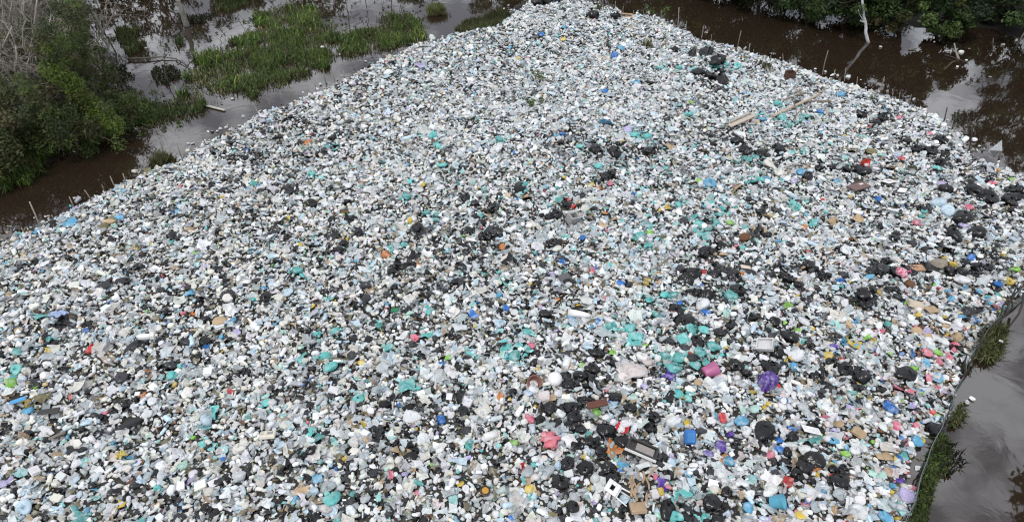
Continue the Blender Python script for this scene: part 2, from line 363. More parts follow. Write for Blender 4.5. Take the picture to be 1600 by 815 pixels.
# ------------------------------------------------------------------ litter: colours and where they gather (pixel lists read off the photograph)
C = {'white': (.82, .845, .87), 'offwhite': (.76, .75, .69), 'grey': (.46, .49, .51), 'clear': (.55, .62, .65), 'pale blue': (.55, .71, .82), 'pale teal': (.38, .70, .68), 'black': (.006, .006, .007), 'charcoal': (.032, .033, .037),
     'teal': (.14, .55, .53), 'blue': (.02, .17, .55), 'light blue': (.12, .42, .66), 'yellow': (.68, .50, .06), 'lime green': (.28, .62, .08), 'pink': (.72, .20, .28), 'red': (.58, .035, .03),
     'purple': (.13, .06, .42), 'tan': (.48, .36, .23), 'olive': (.22, .20, .12), 'brown': (.15, .075, .045), 'orange': (.62, .22, .05), 'lilac': (.52, .46, .74), 'pale pink': (.78, .69, .68), 'dark green': (.03, .12, .06), 'mint': (.50, .78, .68)}
BLACK = '''1105 85 14 5;1110 122 14 6;1090 118 10 5;1128 128 12 5;1080 88 9 4;1118 100 14 5;850 5 14 5;868 3 10 5;838 8 8 5;810 15 6 4;880 18 5 4;925 28 12 4;960 28 10 4;950 75 5 8;1055 80 6 4;
1180 240 28 5;1215 235 20 5;1010 240 22 6;940 235 20 10;1150 225 9 5;960 240 12 6;950 280 18 8;910 310 20 7;885 322 10 6;820 300 14 7;770 330 16 8;730 315 14 7;770 370 20 9;655 365 18 9;860 340 20 8;862 382 18 8;
1190 335 9 14;1180 370 16 9;1110 395 18 7;1130 425 18 8;1145 435 13 8;1115 430 12 8;1085 432 13 8;1072 440 10 8;1100 465 14 8;1150 455 14 7;1270 420 22 9;1300 432 24 9;1240 443 20 9;1225 437 12 7;1345 478 20 12;1350 465 12 9;1375 415 18 9;1368 428 18 10;1392 462 18 10;1425 428 16 9;1400 428 14 9;
1485 428 12 9;1505 430 12 8;1525 420 12 8;1540 422 10 7;1452 424 10 7;1520 303 14 8;1542 311 12 8;1548 316 11 8;1575 318 14 8;1590 312 10 8;1590 300 9 7;1575 300 8 6;1430 232 16 7;1452 240 12 6;1470 222 10 5;1475 245 9 5;1345 182 10 6;1378 188 10 7;1365 196 8 5;1290 265 20 4;1315 268 18 5;1260 280 10 5;1345 270 12 6;
1450 330 16 5;1500 345 14 6;1490 370 12 7;1522 368 11 7;1475 300 10 5;1470 258 10 5;1068 505 14 9;1143 513 10 12;1090 537 11 8;1056 490 12 8;1122 525 9 7;1178 498 10 10;1210 505 9 7;1232 528 14 11;1212 553 11 9;1200 577 14 7;1150 577 12 9;1166 587 9 6;
930 555 13 9;955 568 12 8;925 580 12 10;883 590 9 7;905 592 10 8;925 598 13 8;890 605 12 7;856 640 14 11;845 660 10 9;868 665 12 9;893 640 11 9;898 657 14 9;905 675 13 9;945 680 14 11;972 692 13 11;900 697 11 9;926 695 13 11;940 712 14 10;884 728 13 11;912 732 14 11;950 735 14 11;955 755 10 8;876 757 15 13;892 795 12 12;1025 722 16 9;1043 742 9 8;1020 655 13 9;985 640 12 8;1015 670 10 10;1192 680 15 10;1218 727 16 10;1269 722 14 11;1306 738 17 9;1312 757 13 9;1044 800 15 8;1112 792 12 12;1135 770 9 8;1160 785 7 6;1148 698 7 9;1238 687 11 7;1245 745 10 8;1320 582 14 10;1345 590 15 10;1412 590 14 8;1275 595 13 7;1285 583 8 7;1456 674 13 9;1450 627 9 6;975 795 9 9;
255 332 7 5;270 370 12 6;315 331 9 7;352 300 10 5;375 285 9 4;425 302 9 5;455 300 8 6;525 345 9 4;546 346 6 5;545 318 9 5;487 320 7 6;435 353 6 4;450 373 7 6;522 372 7 6;560 366 7 5;545 382 11 6;478 245 9 4;500 242 9 4;440 218 9 3;520 218 11 3;
55 416 15 6;30 422 10 5;195 438 12 6;105 512 12 6;140 510 10 6;215 540 14 6;350 418 12 7;340 425 8 6;355 440 9 6;280 462 9 7;312 470 6 4;357 479 9 8;257 490 10 5;360 530 10 7;312 558 7 6;260 577 13 7;280 572 9 7;385 580 13 6;347 592 9 6;500 460 16 6;475 450 9 6;560 488 12 8;575 495 9 8;545 552 12 7;475 520 10 5;555 420 10 6;625 418 12 7;640 412 10 8;615 425 8 6;645 442 9 6;712 442 8 9;675 500 9 7;625 520 9 7;657 557 9 8;686 549 10 5;730 577 7 6;788 584 9 9;829 453 10 6;780 487 7 7;820 488 9 8;840 505 10 6;850 495 9 6;835 568 8 6;838 555 7 5;
205 632 14 8;75 690 8 7;84 660 9 8;10 670 6 7;155 728 9 7;150 757 9 7;100 770 12 5;210 755 14 6;215 630 11 7;310 737 9 8;345 757 13 11;340 772 9 10;285 785 13 9;275 800 10 7;330 800 15 9;410 805 9 10;458 803 13 9;490 805 10 6;440 612 11 10;495 608 10 7;462 665 9 7;510 677 9 10;556 647 9 8;600 672 14 9;595 690 12 7;612 700 10 6;450 730 12 7;440 738 9 6;468 712 12 7;525 750 11 6;555 777 11 9;583 777 10 9;540 803 12 7;617 690 9 9;638 672 9 9;640 688 7 7;675 732 11 8;685 742 9 8;733 755 9 6;745 762 12 6;755 667 9 6;800 615 8 8;645 640 8 6;725 645 8 6;655 795 10 10;660 810 9 6;790 690 6 6;610 622 8 8;240 615 10 6;60 720 10 7'''
TEAL = '''1098 85 10 5;1060 108 6 4;1085 113 9 5;1117 107 7 5;1152 105 8 4;1135 103 6 4;1075 182 8 4;1031 108 5 3;1220 188 9 6;1232 196 7 5;1215 165 7 4;1190 180 6 4;1262 185 7 4;1282 182 5 4;930 232 7 5;992 213 10 5;1010 218 8 4;905 232 7 4;780 220 6 4;676 215 8 4;683 231 7 5;692 262 10 5;640 286 6 4;635 310 7 5;666 335 8 6;681 346 7 4;816 292 9 6;822 300 6 4;868 297 6 4;876 316 6 5;935 263 6 4;1013 386 9 8;1015 355 8 4;1000 370 7 4;1040 265 6 4;1060 322 7 5;1072 347 7 5;1092 354 9 7;1105 362 9 7;1118 350 8 6;1098 372 9 7;1122 338 8 5;1130 328 7 4;1110 320 8 5;1085 340 7 5;1175 287 9 4;1188 283 7 4;1165 252 8 4;1180 248 7 4;1193 248 5 3;1270 352 8 5;1240 326 8 6;1260 318 5 4;1290 335 6 4;1255 238 6 4;1463 266 7 5;1440 340 5 4;1180 378 5 4;1160 388 4 3;
490 273 7 5;525 229 6 4;513 232 5 4;602 255 5 4;465 426 9 7;473 432 7 6;497 525 8 7;524 519 7 8;512 560 9 7;519 577 11 9;519 468 7 6;472 565 6 6;608 545 7 6;592 510 7 6;632 385 6 5;610 388 5 4;780 427 6 5;787 444 8 7;813 488 6 7;668 483 6 6;672 490 6 5;665 527 8 7;605 548 6 5;823 521 9 8;790 543 8 8;806 559 12 9;812 541 8 7;823 548 7 6;732 557 7 6;955 512 9 6;985 518 10 8;990 536 10 8;962 516 7 6;1014 472 9 6;1037 462 8 6;1050 464 9 6;1025 493 7 7;1080 518 12 7;1100 517 9 6;1066 533 10 9;1115 547 12 10;1037 560 11 10;1062 563 12 9;1050 580 14 8;1086 573 12 10;1103 570 10 8;1090 555 12 9;1016 514 5 5;1140 467 10 7;1070 483 5 4;1385 508 7 6;1312 450 7 5;1256 535 6 6;
635 607 11 7;560 625 8 7;572 620 7 6;488 675 9 8;495 688 10 8;480 685 7 6;472 712 6 5;523 690 7 6;521 783 13 10;334 648 11 8;322 668 9 5;317 697 8 9;246 765 9 8;420 630 9 6;68 496 9 7;30 552 9 6;27 582 11 8;22 592 8 6;78 533 7 5;118 797 9 8;130 810 10 5;733 695 8 7;655 756 9 6;709 692 4 6;1060 618 10 8;1075 624 9 7;1040 628 6 6;1073 772 13 11;1108 772 6 5;1055 812 13 5;1103 812 10 6;1272 689 8 7;1375 690 6 5;402 745 4 7;425 675 6 4;270 590 12 5;395 470 5 4'''
COLOURED = '''light blue 1190 190 9 5;blue 1283 177 6 4;blue 845 57 6 4;blue 960 91 6 5;light blue 970 78 6 3;light blue 994 133 8 4;light blue 881 45 4 4;blue 944 145 6 4;light blue 947 195 9 6;blue 880 213 5 4;lilac 980 206 7 4;blue 803 240 4 4;blue 992 305 6 4;blue 910 373 6 5;blue 810 314 4 4;light blue 1108 290 12 6;light blue 1197 282 7 4;light blue 1214 379 6 4;blue 1371 313 7 4;light blue 1253 274 8 5;lilac 1240 286 5 4;light blue 1307 286 5 7;blue 1477 328 7 4;lilac 1468 290 9 5;light blue 1313 152 7 6;blue 1227 118 4 3;blue 270 335 5 4;light blue 279 332 5 4;
blue 740 494 7 7;blue 745 474 4 5;blue 690 571 6 5;blue 485 593 5 6;blue 135 518 6 5;blue 173 473 5 4;light blue 110 352 8 4;light blue 188 343 8 5;light blue 406 292 6 4;light blue 388 297 5 4;blue 264 507 5 5;light blue 412 452 6 5;light blue 298 461 9 7;light blue 430 508 5 6;light blue 893 498 8 6;blue 878 412 8 5;blue 970 446 6 5;blue 931 422 4 4;blue 933 505 6 6;blue 1103 492 8 4;blue 1207 463 4 4;light blue 1355 436 9 7;blue 1518 407 8 5;light blue 1480 457 7 5;light blue 1484 470 7 5;light blue 1500 497 8 6;light blue 1527 456 5 5;blue 1557 447 8 6;teal 1555 462 9 5;light blue 1541 473 6 5;blue 1408 554 5 5;light blue 1445 570 8 5;light blue 1463 592 11 8;blue 1388 640 12 8;light blue 1138 724 11 9;blue 1217 690 9 9;blue 1218 705 7 6;light blue 1168 794 8 7;light blue 1380 808 12 6;blue 1403 717 7 6;blue 955 630 7 7;light blue 973 731 7 7;blue 967 738 6 5;blue 690 658 8 5;light blue 395 765 0 0;light blue 200 721 6 6;light blue 45 645 8 6;light blue 205 770 0 0;light blue 248 765 6 6;light blue 285 790 7 4;blue 245 782 3 7;blue 370 655 0 0;light blue 465 782 5 5;blue 525 735 5 5;light blue 1120 655 7 6;light blue 1160 660 12 6;blue 1075 800 0 0;blue 1262 785 6 5;blue 1420 785 6 5;light blue 1395 760 7 6;light blue 1430 690 9 6;blue 1260 665 0 0;light blue 1300 690 8 7;light blue 1240 577 8 6;blue 630 608 0 0;blue 625 635 4 3;blue 665 455 0 0;blue 790 485 7 6;light blue 780 463 6 5;blue 310 612 0 0;light blue 375 655 0 0;
yellow 880 65 5 5;yellow 1042 327 7 4;yellow 1030 330 5 4;lime green 1092 284 5 4;lime green 1140 350 8 5;yellow 1485 415 9 8;yellow 1575 443 10 6;yellow 1565 400 6 5;yellow 1563 470 5 5;yellow 1433 494 7 6;yellow 1333 541 9 5;yellow 1295 558 9 7;yellow 1275 598 8 6;yellow 1325 475 6 4;yellow 1360 451 6 4;yellow 1558 281 4 5;yellow 1010 442 5 5;yellow 903 478 5 4;yellow 828 445 5 4;yellow 660 292 5 4;yellow 640 347 5 4;yellow 827 256 4 4;yellow 449 343 4 4;yellow 470 384 5 4;yellow 488 480 5 4;yellow 565 568 6 5;yellow 540 716 6 6;yellow 720 758 7 7;yellow 830 767 7 5;yellow 913 717 6 5;yellow 965 733 5 6;yellow 923 763 4 4;yellow 942 758 4 4;yellow 1437 689 7 6;yellow 1394 716 6 5;yellow 1265 765 9 8;yellow 1390 770 6 6;yellow 1248 806 9 7;yellow 1401 811 7 6;yellow 190 711 7 5;yellow 42 630 6 5;yellow 1032 770 8 8;yellow 1073 662 8 5;yellow 1175 614 5 5;yellow 273 602 5 4;yellow 347 552 5 6;yellow 570 665 6 6;yellow 650 672 4 4;yellow 1270 515 5 4;yellow 922 645 0 0;orange 785 388 7 4;orange 970 470 5 7;orange 945 335 6 4;orange 940 295 6 4;orange 480 225 6 4;orange 303 492 5 4;orange 235 582 5 3;orange 539 333 5 4;orange 957 707 11 7;orange 870 470 5 4;orange 783 621 6 5;orange 27 717 4 3;orange 1268 733 9 6;orange 228 618 6 5;
lime green 1580 284 6 5;lime green 1585 424 8 6;lime green 1563 484 5 6;lime green 1461 552 8 6;lime green 1427 578 7 6;lime green 1462 650 6 6;lime green 955 553 7 6;lime green 910 573 6 5;mint 1135 493 8 6;lime green 1246 519 5 3;lime green 932 645 8 7;lime green 803 695 9 5;mint 735 557 7 5;lime green 1281 681 6 4;lime green 1226 505 5 4;lime green 675 727 5 4;mint 943 702 6 5;mint 890 718 8 6;mint 1160 643 9 6;mint 1178 642 9 6;mint 990 623 8 7;mint 1363 742 7 7;mint 1372 745 8 7;lime green 428 652 4 3;lime green 20 603 10 4;mint 470 545 7 5;lime green 700 560 5 4;lime green 1203 655 0 0;lime green 1320 710 8 4;
pink 1411 425 9 8;pink 649 531 9 8;pink 830 542 8 7;pink 857 685 13 12;pink 828 657 10 8;pink 1450 594 9 7;pink 1410 612 13 7;pink 1398 668 8 4;pink 1204 712 7 6;pink 611 745 6 6;pink 800 612 5 7;red 1408 250 7 5;red 1350 254 8 5;orange 604 401 8 4;red 887 314 6 4;red 895 325 5 4;pink 950 362 5 3;pink 1150 386 6 4;pink 954 288 4 3;red 164 495 0 0;pink 164 495 5 5;red 145 547 8 5;pink 166 647 5 5;red 1053 488 8 6;red 48 703 4 6;red 360 613 6 4;pink 520 590 0 0;red 685 515 0 0;red 604 485 5 4;pink 1513 325 5 4;pink 1432 352 7 4;pink 1550 290 7 4;pink 1138 620 0 0;red 1078 555 6 4;pink 1045 762 7 5;red 1415 738 5 4;pink 1375 590 0 0;pink 1364 518 5 5;pale pink 1125 595 10 7;red 1495 440 6 4;pink 1480 560 8 4;pink 1465 565 7 4;pink 1448 555 8 5;pink 1440 568 6 4;pink 1490 548 6 4;pink 1430 668 7 4;red 1455 645 7 4;pink 1430 645 5 4;
purple 1118 687 0 0;purple 1125 700 10 9;purple 1107 712 8 5;purple 1140 680 7 9;purple 1033 757 8 7;lilac 658 105 6 4;purple 1303 545 8 5;lilac 1505 357 7 5;lilac 1590 452 0 0;purple 1045 590 8 5;purple 1403 750 7 5;lilac 1415 778 12 11;lilac 912 715 4 5;lilac 88 490 0 0;lilac 370 522 7 7;lilac 15 755 8 6;purple 1340 735 0 0;dark green 1320 547 0 0;dark green 1260 548 0 0;
brown 1045 315 7 5;tan 940 355 8 6;tan 925 340 7 6;tan 960 345 7 5;brown 1160 375 9 5;tan 1195 340 10 6;tan 1190 362 8 6;tan 1045 232 8 5;tan 1150 295 9 6;tan 1300 350 9 6;tan 1340 345 9 5;tan 1390 265 9 5;olive 1330 238 10 5;olive 1360 240 8 5;olive 1425 268 9 5;tan 172 350 12 6;olive 162 358 9 5;olive 180 345 8 5;olive 230 270 7 3;tan 820 310 10 6;tan 345 505 12 6;tan 300 360 7 5;brown 190 500 0 0;tan 1460 520 12 4;tan 1475 512 9 4;tan 1450 530 9 5;tan 1490 528 10 4;tan 1430 520 9 5;brown 1440 515 7 5;tan 1340 680 12 9;brown 1355 700 8 6;tan 1380 715 12 8;brown 1330 690 8 6;tan 1310 665 11 8;tan 470 770 11 9;tan 625 710 12 8;tan 640 700 9 7;tan 860 625 11 9;tan 1025 740 0 0;tan 575 690 8 6;olive 490 735 8 5;brown 1375 675 7 6;tan 1090 600 8 7;tan 1125 590 9 7;tan 1515 455 8 6;tan 1200 620 10 8;olive 70 625 13 7;brown 530 640 0 0;tan 510 765 8 5;tan 1130 400 8 5;tan 1325 510 8 5;tan 1255 420 7 5;brown 1420 447 9 6'''
BRIGHT = '''988 583 22 13 pale pink;975 595 13 9 pale pink;1003 560 14 7 white;1012 570 12 9 pale pink;1095 480 16 9 white;1120 510 9 9 white;1112 535 9 7 white;1090 640 0 0 white;1050 660 15 8 white;1030 672 10 11 offwhite;1085 698 10 9 grey;1165 675 14 9 white;1180 668 11 8 white;1125 742 11 10 white;1158 757 15 11 white;1172 775 11 10 white;1200 770 16 9 white;1205 798 13 8 clear;1255 705 16 10 white;1235 700 10 8 white;1310 775 15 11 clear;1270 795 12 10 clear;1340 800 14 9 white;1500 440 13 10 white;1538 438 11 11 white;1472 536 11 8 white;1460 530 12 8 white;1450 540 12 8 white;867 592 10 10 white;870 617 11 8 white;850 622 12 9 pale pink;835 610 13 8 white;251 732 12 10 white;380 704 16 7 offwhite;232 745 11 12 clear;40 797 16 13 pale blue;75 793 10 9 white;295 485 9 9 white;325 660 14 11 pale blue;138 662 12 8 pale blue;230 650 9 6 white;355 672 0 0 white;170 758 7 7 white;515 765 16 9 clear;520 465 9 7 white;545 590 8 6 white;635 525 8 7 white;640 495 8 8 mint;545 293 11 9 white;575 300 9 7 white;655 300 12 7 white;720 240 9 5 white;780 235 12 7 white;795 308 7 5 orange_pale;1020 352 0 0 white;1180 213 8 5 white;1155 212 12 8 white;1215 275 13 7 offwhite;1200 260 14 7 offwhite;1255 505 10 7 white;1325 488 11 9 clear;1245 560 12 10 white;1335 423 10 8 grey;1225 395 10 7 white;1320 395 12 8 white;1465 320 14 8 pale blue;1480 335 12 7 pale blue;895 508 12 9 pale blue;870 510 9 8 pale blue;915 540 9 8 pale blue;685 525 11 9 pale blue;450 460 11 8 pale blue;605 620 10 8 white;735 615 9 8 white;700 755 10 8 clear;825 740 12 9 clear;855 738 12 9 clear;825 720 0 0 white;860 712 10 9 white;795 700 9 6 white;645 655 14 9 white;660 690 12 9 white;690 705 11 9 white;590 610 11 9 clear;440 480 0 0 pale blue;75 572 10 7 white;30 540 9 6 white'''
C['orange_pale'] = (.78, .60, .42)
def rows(s, named=0):
    for r in s.replace('\n', '').split(';'):
        w = r.split()
        if named == 1: k = len(w) - 4; yield (' '.join(w[:k]), *map(float, w[k:]))
        elif named == 2: yield (' '.join(w[4:]), *map(float, w[:4]))
        else: yield ('', *map(float, w))

# every piece: kind, colour word, colour, u, v, position, size, shape, hand-placed
items = []
placed_uv = []
def hval(x, y): return float(raft_h(np.array([[x, y]]))[0])
def on_raft(u, v):
    p = at(u, v, .3); z = hval(p[0], p[1]); p = at(u, v, z); return p, px(*p)[2]
BAGCOL = {'black': 'black', 'charcoal': 'black', 'teal': 'teal', 'blue': 'blue', 'light blue': 'blue', 'yellow': 'yellow', 'lime green': 'green', 'mint': 'green', 'pink': 'pink', 'red': 'red', 'purple': 'purple', 'pale teal': 'teal', 'lilac': 'purple', 'orange': 'orange',
          'tan': 'tan', 'brown': 'brown', 'olive': 'tan', 'white': 'white', 'offwhite': 'white', 'clear': 'clear', 'pale blue': 'clear', 'pale pink': 'pink', 'grey': 'grey', 'dark green': 'green', 'orange_pale': 'tan'}
def place(col, u, v, ru, rv, shape=None):
    if ru <= 0: return
    p, s = on_raft(u, v)
    kind = BAGCOL[col] + '_bag'
    c = np.array(C[col]) * (G.uniform(.6, 1.1) if col == 'teal' else G.uniform(.82, 1.1))
    q = R.random(); sh = 'bag'
    if col in ('tan', 'brown', 'olive', 'pale orange', 'orange'): sh = 'film' if q < .45 else 'block' if q < .65 else 'flatbag' if q < .9 else 'strip'
    elif kind not in ('black_bag', 'white_bag', 'clear_bag'): sh = 'bag' if q < .58 else 'film' if q < .75 else 'flatbag' if q < .92 else 'block'
    elif kind == 'black_bag' and u < 840: sh = 'bag_fine' if q < .5 else 'flatbag' if q < .75 else 'film'
    sc = 2 * ru / s * ((.95 if col in ('tan', 'brown', 'olive') else 1.25) if sh in ('film', 'strip') else 1)
    items.append(dict(kind=kind, word=col.replace('orange_pale', 'pale orange'), col=c, u=u, v=v, p=p, s=sc, ry=rv / ru, sh=sh, hand=True, px=2 * ru, zo=.26))
    placed_uv.append((u, v, ru, rv))
for _, u, v, a, b_ in rows(BLACK):
    dense = u > 840 or a < 9
    if a > 15 or not dense:                               # a drift of several pieces
        k = max(2, int(a * b_ / 34))
        for _ in range(k):
            place('black' if R.random() < .75 else 'charcoal', u + R.uniform(-.75, .75) * a, v + R.uniform(-.7, .7) * b_, R.uniform(.42, .62) * min(a, 14), R.uniform(.4, .5) * min(a, 12))
    else: place('black', u, v, a * .98, b_)
for _, u, v, a, b_ in rows(TEAL): place('teal', u, v, a * .9, b_)
for c, u, v, a, b_ in rows(COLOURED, 1): place(c, u, v, a * .92, b_)
for c, u, v, a, b_ in rows(BRIGHT, 2): place(c, u, v, a * .78, b_ * .8)
PU = np.array(placed_uv)

# scattered litter all over the raft
def spread():
    lo, hi = RAFT.min(0), RAFT.max(0); pts = []
    for y in np.arange(lo[1], hi[1], .094):
        st = .096 if y < 20 else .113 if y < 30 else .145
        xs = np.arange(lo[0], hi[0], st)
        pts.append(np.column_stack([xs + G.uniform(-.5, .5, len(xs)) * st * 1.1, y + G.uniform(-.5, .5, len(xs)) * .14]))
    P = np.concatenate(pts); d = sdist(P, RAFT); Q = np.column_stack([P, np.zeros(len(P))]); P = P[(d + .28 * snoise(Q, 61, 2.2, 3) > .04) | ((d > -1.1) & (G.random(len(P)) < .16 * np.exp(d.clip(-9, 0) * 3.2)))]
    Z = np.maximum(raft_h(P), -.02); u, v, s = px(P[:, 0], P[:, 1], Z)
    k = (u > -120) & (u < 1690) & (v < 895) & ((u > -20) & (v < 835) | (G.random(len(u)) < .6)) & ~((u > 1380) & (v > 420) & (sdist(P, RAFT) < 0))
    return np.column_stack([P, Z])[k], u[k], v[k], s[k]
SPp, SPu, SPv, SPs = spread()
# cover under hand-placed pieces is thinned so they stay whole
n_ = 16000; lo, hi = RAFT.min(0), RAFT.max(0)
UP = lo + G.random((n_, 2)) * (hi - lo); UP = UP[sdist(UP, RAFT) > .05]; UZ = raft_h(UP); u_, v_, s_ = px(UP[:, 0], UP[:, 1], UZ); k_ = (u_ > -30) & (u_ < 1640) & (v_ < 860)
for (x, y), z, u, v, s in zip(UP[k_], UZ[k_], u_[k_], v_[k_], s_[k_]):
    w = R.choice(['grey', 'clear', 'charcoal', 'white', 'olive', 'offwhite', 'pale blue', 'white', 'tan', 'clear', 'grey', 'black']); q = R.uniform(.18, .34)
    items.append(dict(kind='crushed_film', word=w, col=np.array(C[w]) * R.uniform(.45, 1.1), u=u, v=v, p=np.array([x, y, z]), s=q, ry=1, sh='scrap', hand=False, px=q * s, zo=.05))
near = np.zeros(len(SPp), bool)
for u, v, a, b_ in PU: near |= ((SPu - u) / (a * .8)) ** 2 + ((SPv - v) / (b_ * .8)) ** 2 < 1
keep = ~near
SPp, SPu, SPv, SPs = SPp[keep], SPu[keep], SPv[keep], SPs[keep]
nS = len(SPp)
patch = snoise(SPp, 77, .55, 3); patch2 = snoise(SPp, 78, 1.6, 3); edge = np.exp(-np.abs(sdist(SPp[:, :2], RAFT)) / .45); tealn = snoise(SPp, 79, .5, 2)
def smooth(x, a, b): t = np.clip((x - a) / (b - a), 0, 1); return t * t * (3 - 2 * t)
leftness = 1 - smooth(SPu, 500, 1000); topness = 1 - smooth(SPv, 130, 260); lowright = smooth(SPu, 1150, 1400) * smooth(SPv, 380, 560)
WORDS = ['white', 'offwhite', 'grey', 'clear', 'pale blue', 'black', 'charcoal', 'teal', 'pale teal', 'blue', 'light blue', 'yellow', 'lime green', 'pink', 'red', 'tan', 'olive', 'brown', 'pale pink', 'mint', 'lilac', 'orange']
wt = {k: np.zeros(nS) for k in WORDS}
wt['white'] += .47 + .06 * lowright - .10 * leftness + .08 * topness; wt['offwhite'] += .10 + .15 * leftness; wt['grey'] += .09 + .04 * leftness + .04 * topness; wt['clear'] += .10 + .08 * topness - .03 * leftness
wt['pale blue'] += .045 + .03 * topness
nearb = np.zeros(nS); neart = np.zeros(nS)
for it in items:
    if it['hand'] and it['word'] in ('black', 'charcoal', 'teal'):
        q = np.exp(-(((SPu - it['u']) / (it['px'] * .85)) ** 2 + ((SPv - it['v']) / (it['px'] * .6)) ** 2))
        if it['word'] == 'teal': neart = np.maximum(neart, q)
        else: nearb = np.maximum(nearb, q)
dk = np.clip(.060 + .055 * leftness + .12 * patch + .20 * patch2 - .03 * topness - .05 * lowright + .30 * nearb + .14 * edge, .01, .75)
wt['black'] += dk * .55; wt['charcoal'] += dk * .45
wt['pale teal'] += .012 + .02 * np.clip(tealn, 0, 1) + .32 * neart; wt['teal'] += .16 * neart; wt['olive'] += .12 * edge; wt['teal'] += np.clip(.006 + .03 * tealn, .001, .04) * (1 - .5 * leftness); wt['blue'] += .0012 + .007 * lowright; wt['light blue'] += .004 + .012 * lowright; wt['yellow'] += .002 + .014 * lowright; wt['lime green'] += .0008 + .006 * lowright
wt['pink'] += .001 + .022 * lowright; wt['red'] += .0006 + .005 * lowright; wt['tan'] += .020 + .022 * lowright; wt['olive'] += .03 + .05 * leftness; wt['brown'] += .014 + .012 * lowright; wt['pale pink'] += .012 + .05 * lowright; wt['mint'] += .004; wt['lilac'] += .003 + .010 * lowright; wt['orange'] += .0008
WM = np.stack([wt[k] for k in WORDS], 1); WM /= WM.sum(1)[:, None]
pick = (WM.cumsum(1) > G.random(nS)[:, None]).argmax(1)
sz = np.exp(G.normal(math.log(.109), .35, nS)) * (1 + .12 * topness); sz = np.clip(sz, .05, .27)
rr = G.random(nS)
NOUN = {'pebble': 'foam_tub', 'block': 'foam_box', 'box': 'foam_box', 'cup': 'plastic_cup', 'bottle': 'plastic_bottle', 'film': 'plastic_sheet', 'strip': 'plastic_strip', 'lid': 'lid_disc'}
for i in range(nS):
    w = WORDS[pick[i]]; r = rr[i]; bl = w in ('black', 'charcoal')
    if bl: sh = 'bag' if r < .45 else 'flatbag' if r < .62 else 'film' if r < .86 else 'strip'
    elif w in ('white', 'offwhite'): sh = 'bag' if r < .30 else 'pebble' if r < .50 else 'block' if r < .64 else 'cup' if r < .72 else 'bottle' if r < .80 else 'film' if r < .93 else 'strip' if r < .97 else 'lid'
    elif w in ('clear', 'grey', 'pale blue'): sh = 'bag' if r < .34 else 'flatbag' if r < .45 else 'bottle' if r < .66 else 'film' if r < .85 else 'strip' if r < .92 else 'cup'
    elif w in ('tan', 'brown', 'olive'): sh = 'block' if r < .15 else 'film' if r < .45 else 'strip' if r < .7 else 'flatbag'
    else: sh = 'bag' if r < .45 else 'film' if r < .65 else 'pebble' if r < .75 else 'cup' if r < .83 else 'strip'
    kind = NOUN.get(sh.split('_')[0]) or BAGCOL[w] + '_bag'
    if sh in ('bag', 'pebble') and sz[i] * SPs[i] > 9.5: sh += '_fine'
    if sh == 'block' and sz[i] * SPs[i] < 8: sh = 'box'
    if w not in ('white', 'offwhite', 'grey', 'clear', 'black', 'charcoal', 'pale blue'): sz[i] = min(sz[i], .17)
    s = sz[i] * (1.5 if sh == 'strip' else 1.35 if sh in ('film', 'bottle') else 1.25 if bl else .92) * (.8 if w in ('tan', 'brown', 'olive') else 1)
    items.append(dict(kind=kind, word=w, col=np.array(C[w]) * G.uniform(.72, 1.08) * (1 + G.normal(0, .02, 3)), u=SPu[i], v=SPv[i], p=SPp[i], s=s, ry=1, sh=sh, hand=False, px=s * SPs[i], zo=(.12 if bl else .22) + .25 * G.random()))

ORD = ['first', 'second', 'third', 'fourth', 'fifth', 'sixth', 'seventh', 'eighth', 'ninth', 'tenth', 'eleventh', 'twelfth', 'thirteenth', 'fourteenth', 'fifteenth', 'sixteenth', 'seventeenth', 'eighteenth', 'nineteenth', 'twentieth',
       'twenty-first', 'twenty-second', 'twenty-third', 'twenty-fourth', 'twenty-fifth', 'twenty-sixth', 'twenty-seventh', 'twenty-eighth', 'twenty-ninth', 'thirtieth', 'thirty-first', 'thirty-second', 'thirty-third', 'thirty-fourth', 'thirty-fifth', 'thirty-sixth', 'thirty-seventh', 'thirty-eighth', 'thirty-ninth', 'fortieth']
# ------------------------------------------------------------------ marker pieces: modelled one by one
MARKS = []          # (phrase, u, v) used to say where the other pieces lie
EXTRA = []          # px ellipses kept clear
def seat(u, v, up=.18):
    p, s = on_raft(u, v); p = at(u, v, p[2] + up); return p, s
def mark(phrase, u, v, r=10): MARKS.append((phrase, u, v)); EXTRA.append((u, v, r, r * .7))
def thing(name, mb, mat, loc, r=(0, 0, 0), label='', cat='', group=None, color=(1, 1, 1), smooth=False, sc=1):
    me = mb.mesh(name, mat, smooth) if isinstance(mb, MB) else mb
    return put(name, me, loc, r, sc, label=label, cat=cat, group=group, color=color)
def part(name, mb, mat, parent, color=(1, 1, 1), smooth=False, label=None, loc=(0, 0, 0), r=(0, 0, 0)):
    return put(name, mb.mesh(name, mat, smooth) if isinstance(mb, MB) else mb, loc, r, 1, parent=parent, color=color, label=label)
def hollow(w, d, h, t, fl):
    m = MB(); V = []
    for (a, b_, z) in ((w, d, 0), (w, d, h), (w - 2 * t, d - 2 * t, h), (w - 2 * t, d - 2 * t, fl)):
        V += [(-a / 2, -b_ / 2, z), (a / 2, -b_ / 2, z), (a / 2, b_ / 2, z), (-a / 2, b_ / 2, z)]
    F = [(i * 4 + j, i * 4 + (j + 1) % 4, (i + 1) * 4 + (j + 1) % 4, (i + 1) * 4 + j) for i in range(3) for j in range(4)] + [(3, 2, 1, 0), (12, 13, 14, 15)]
    return m.add(V, F)
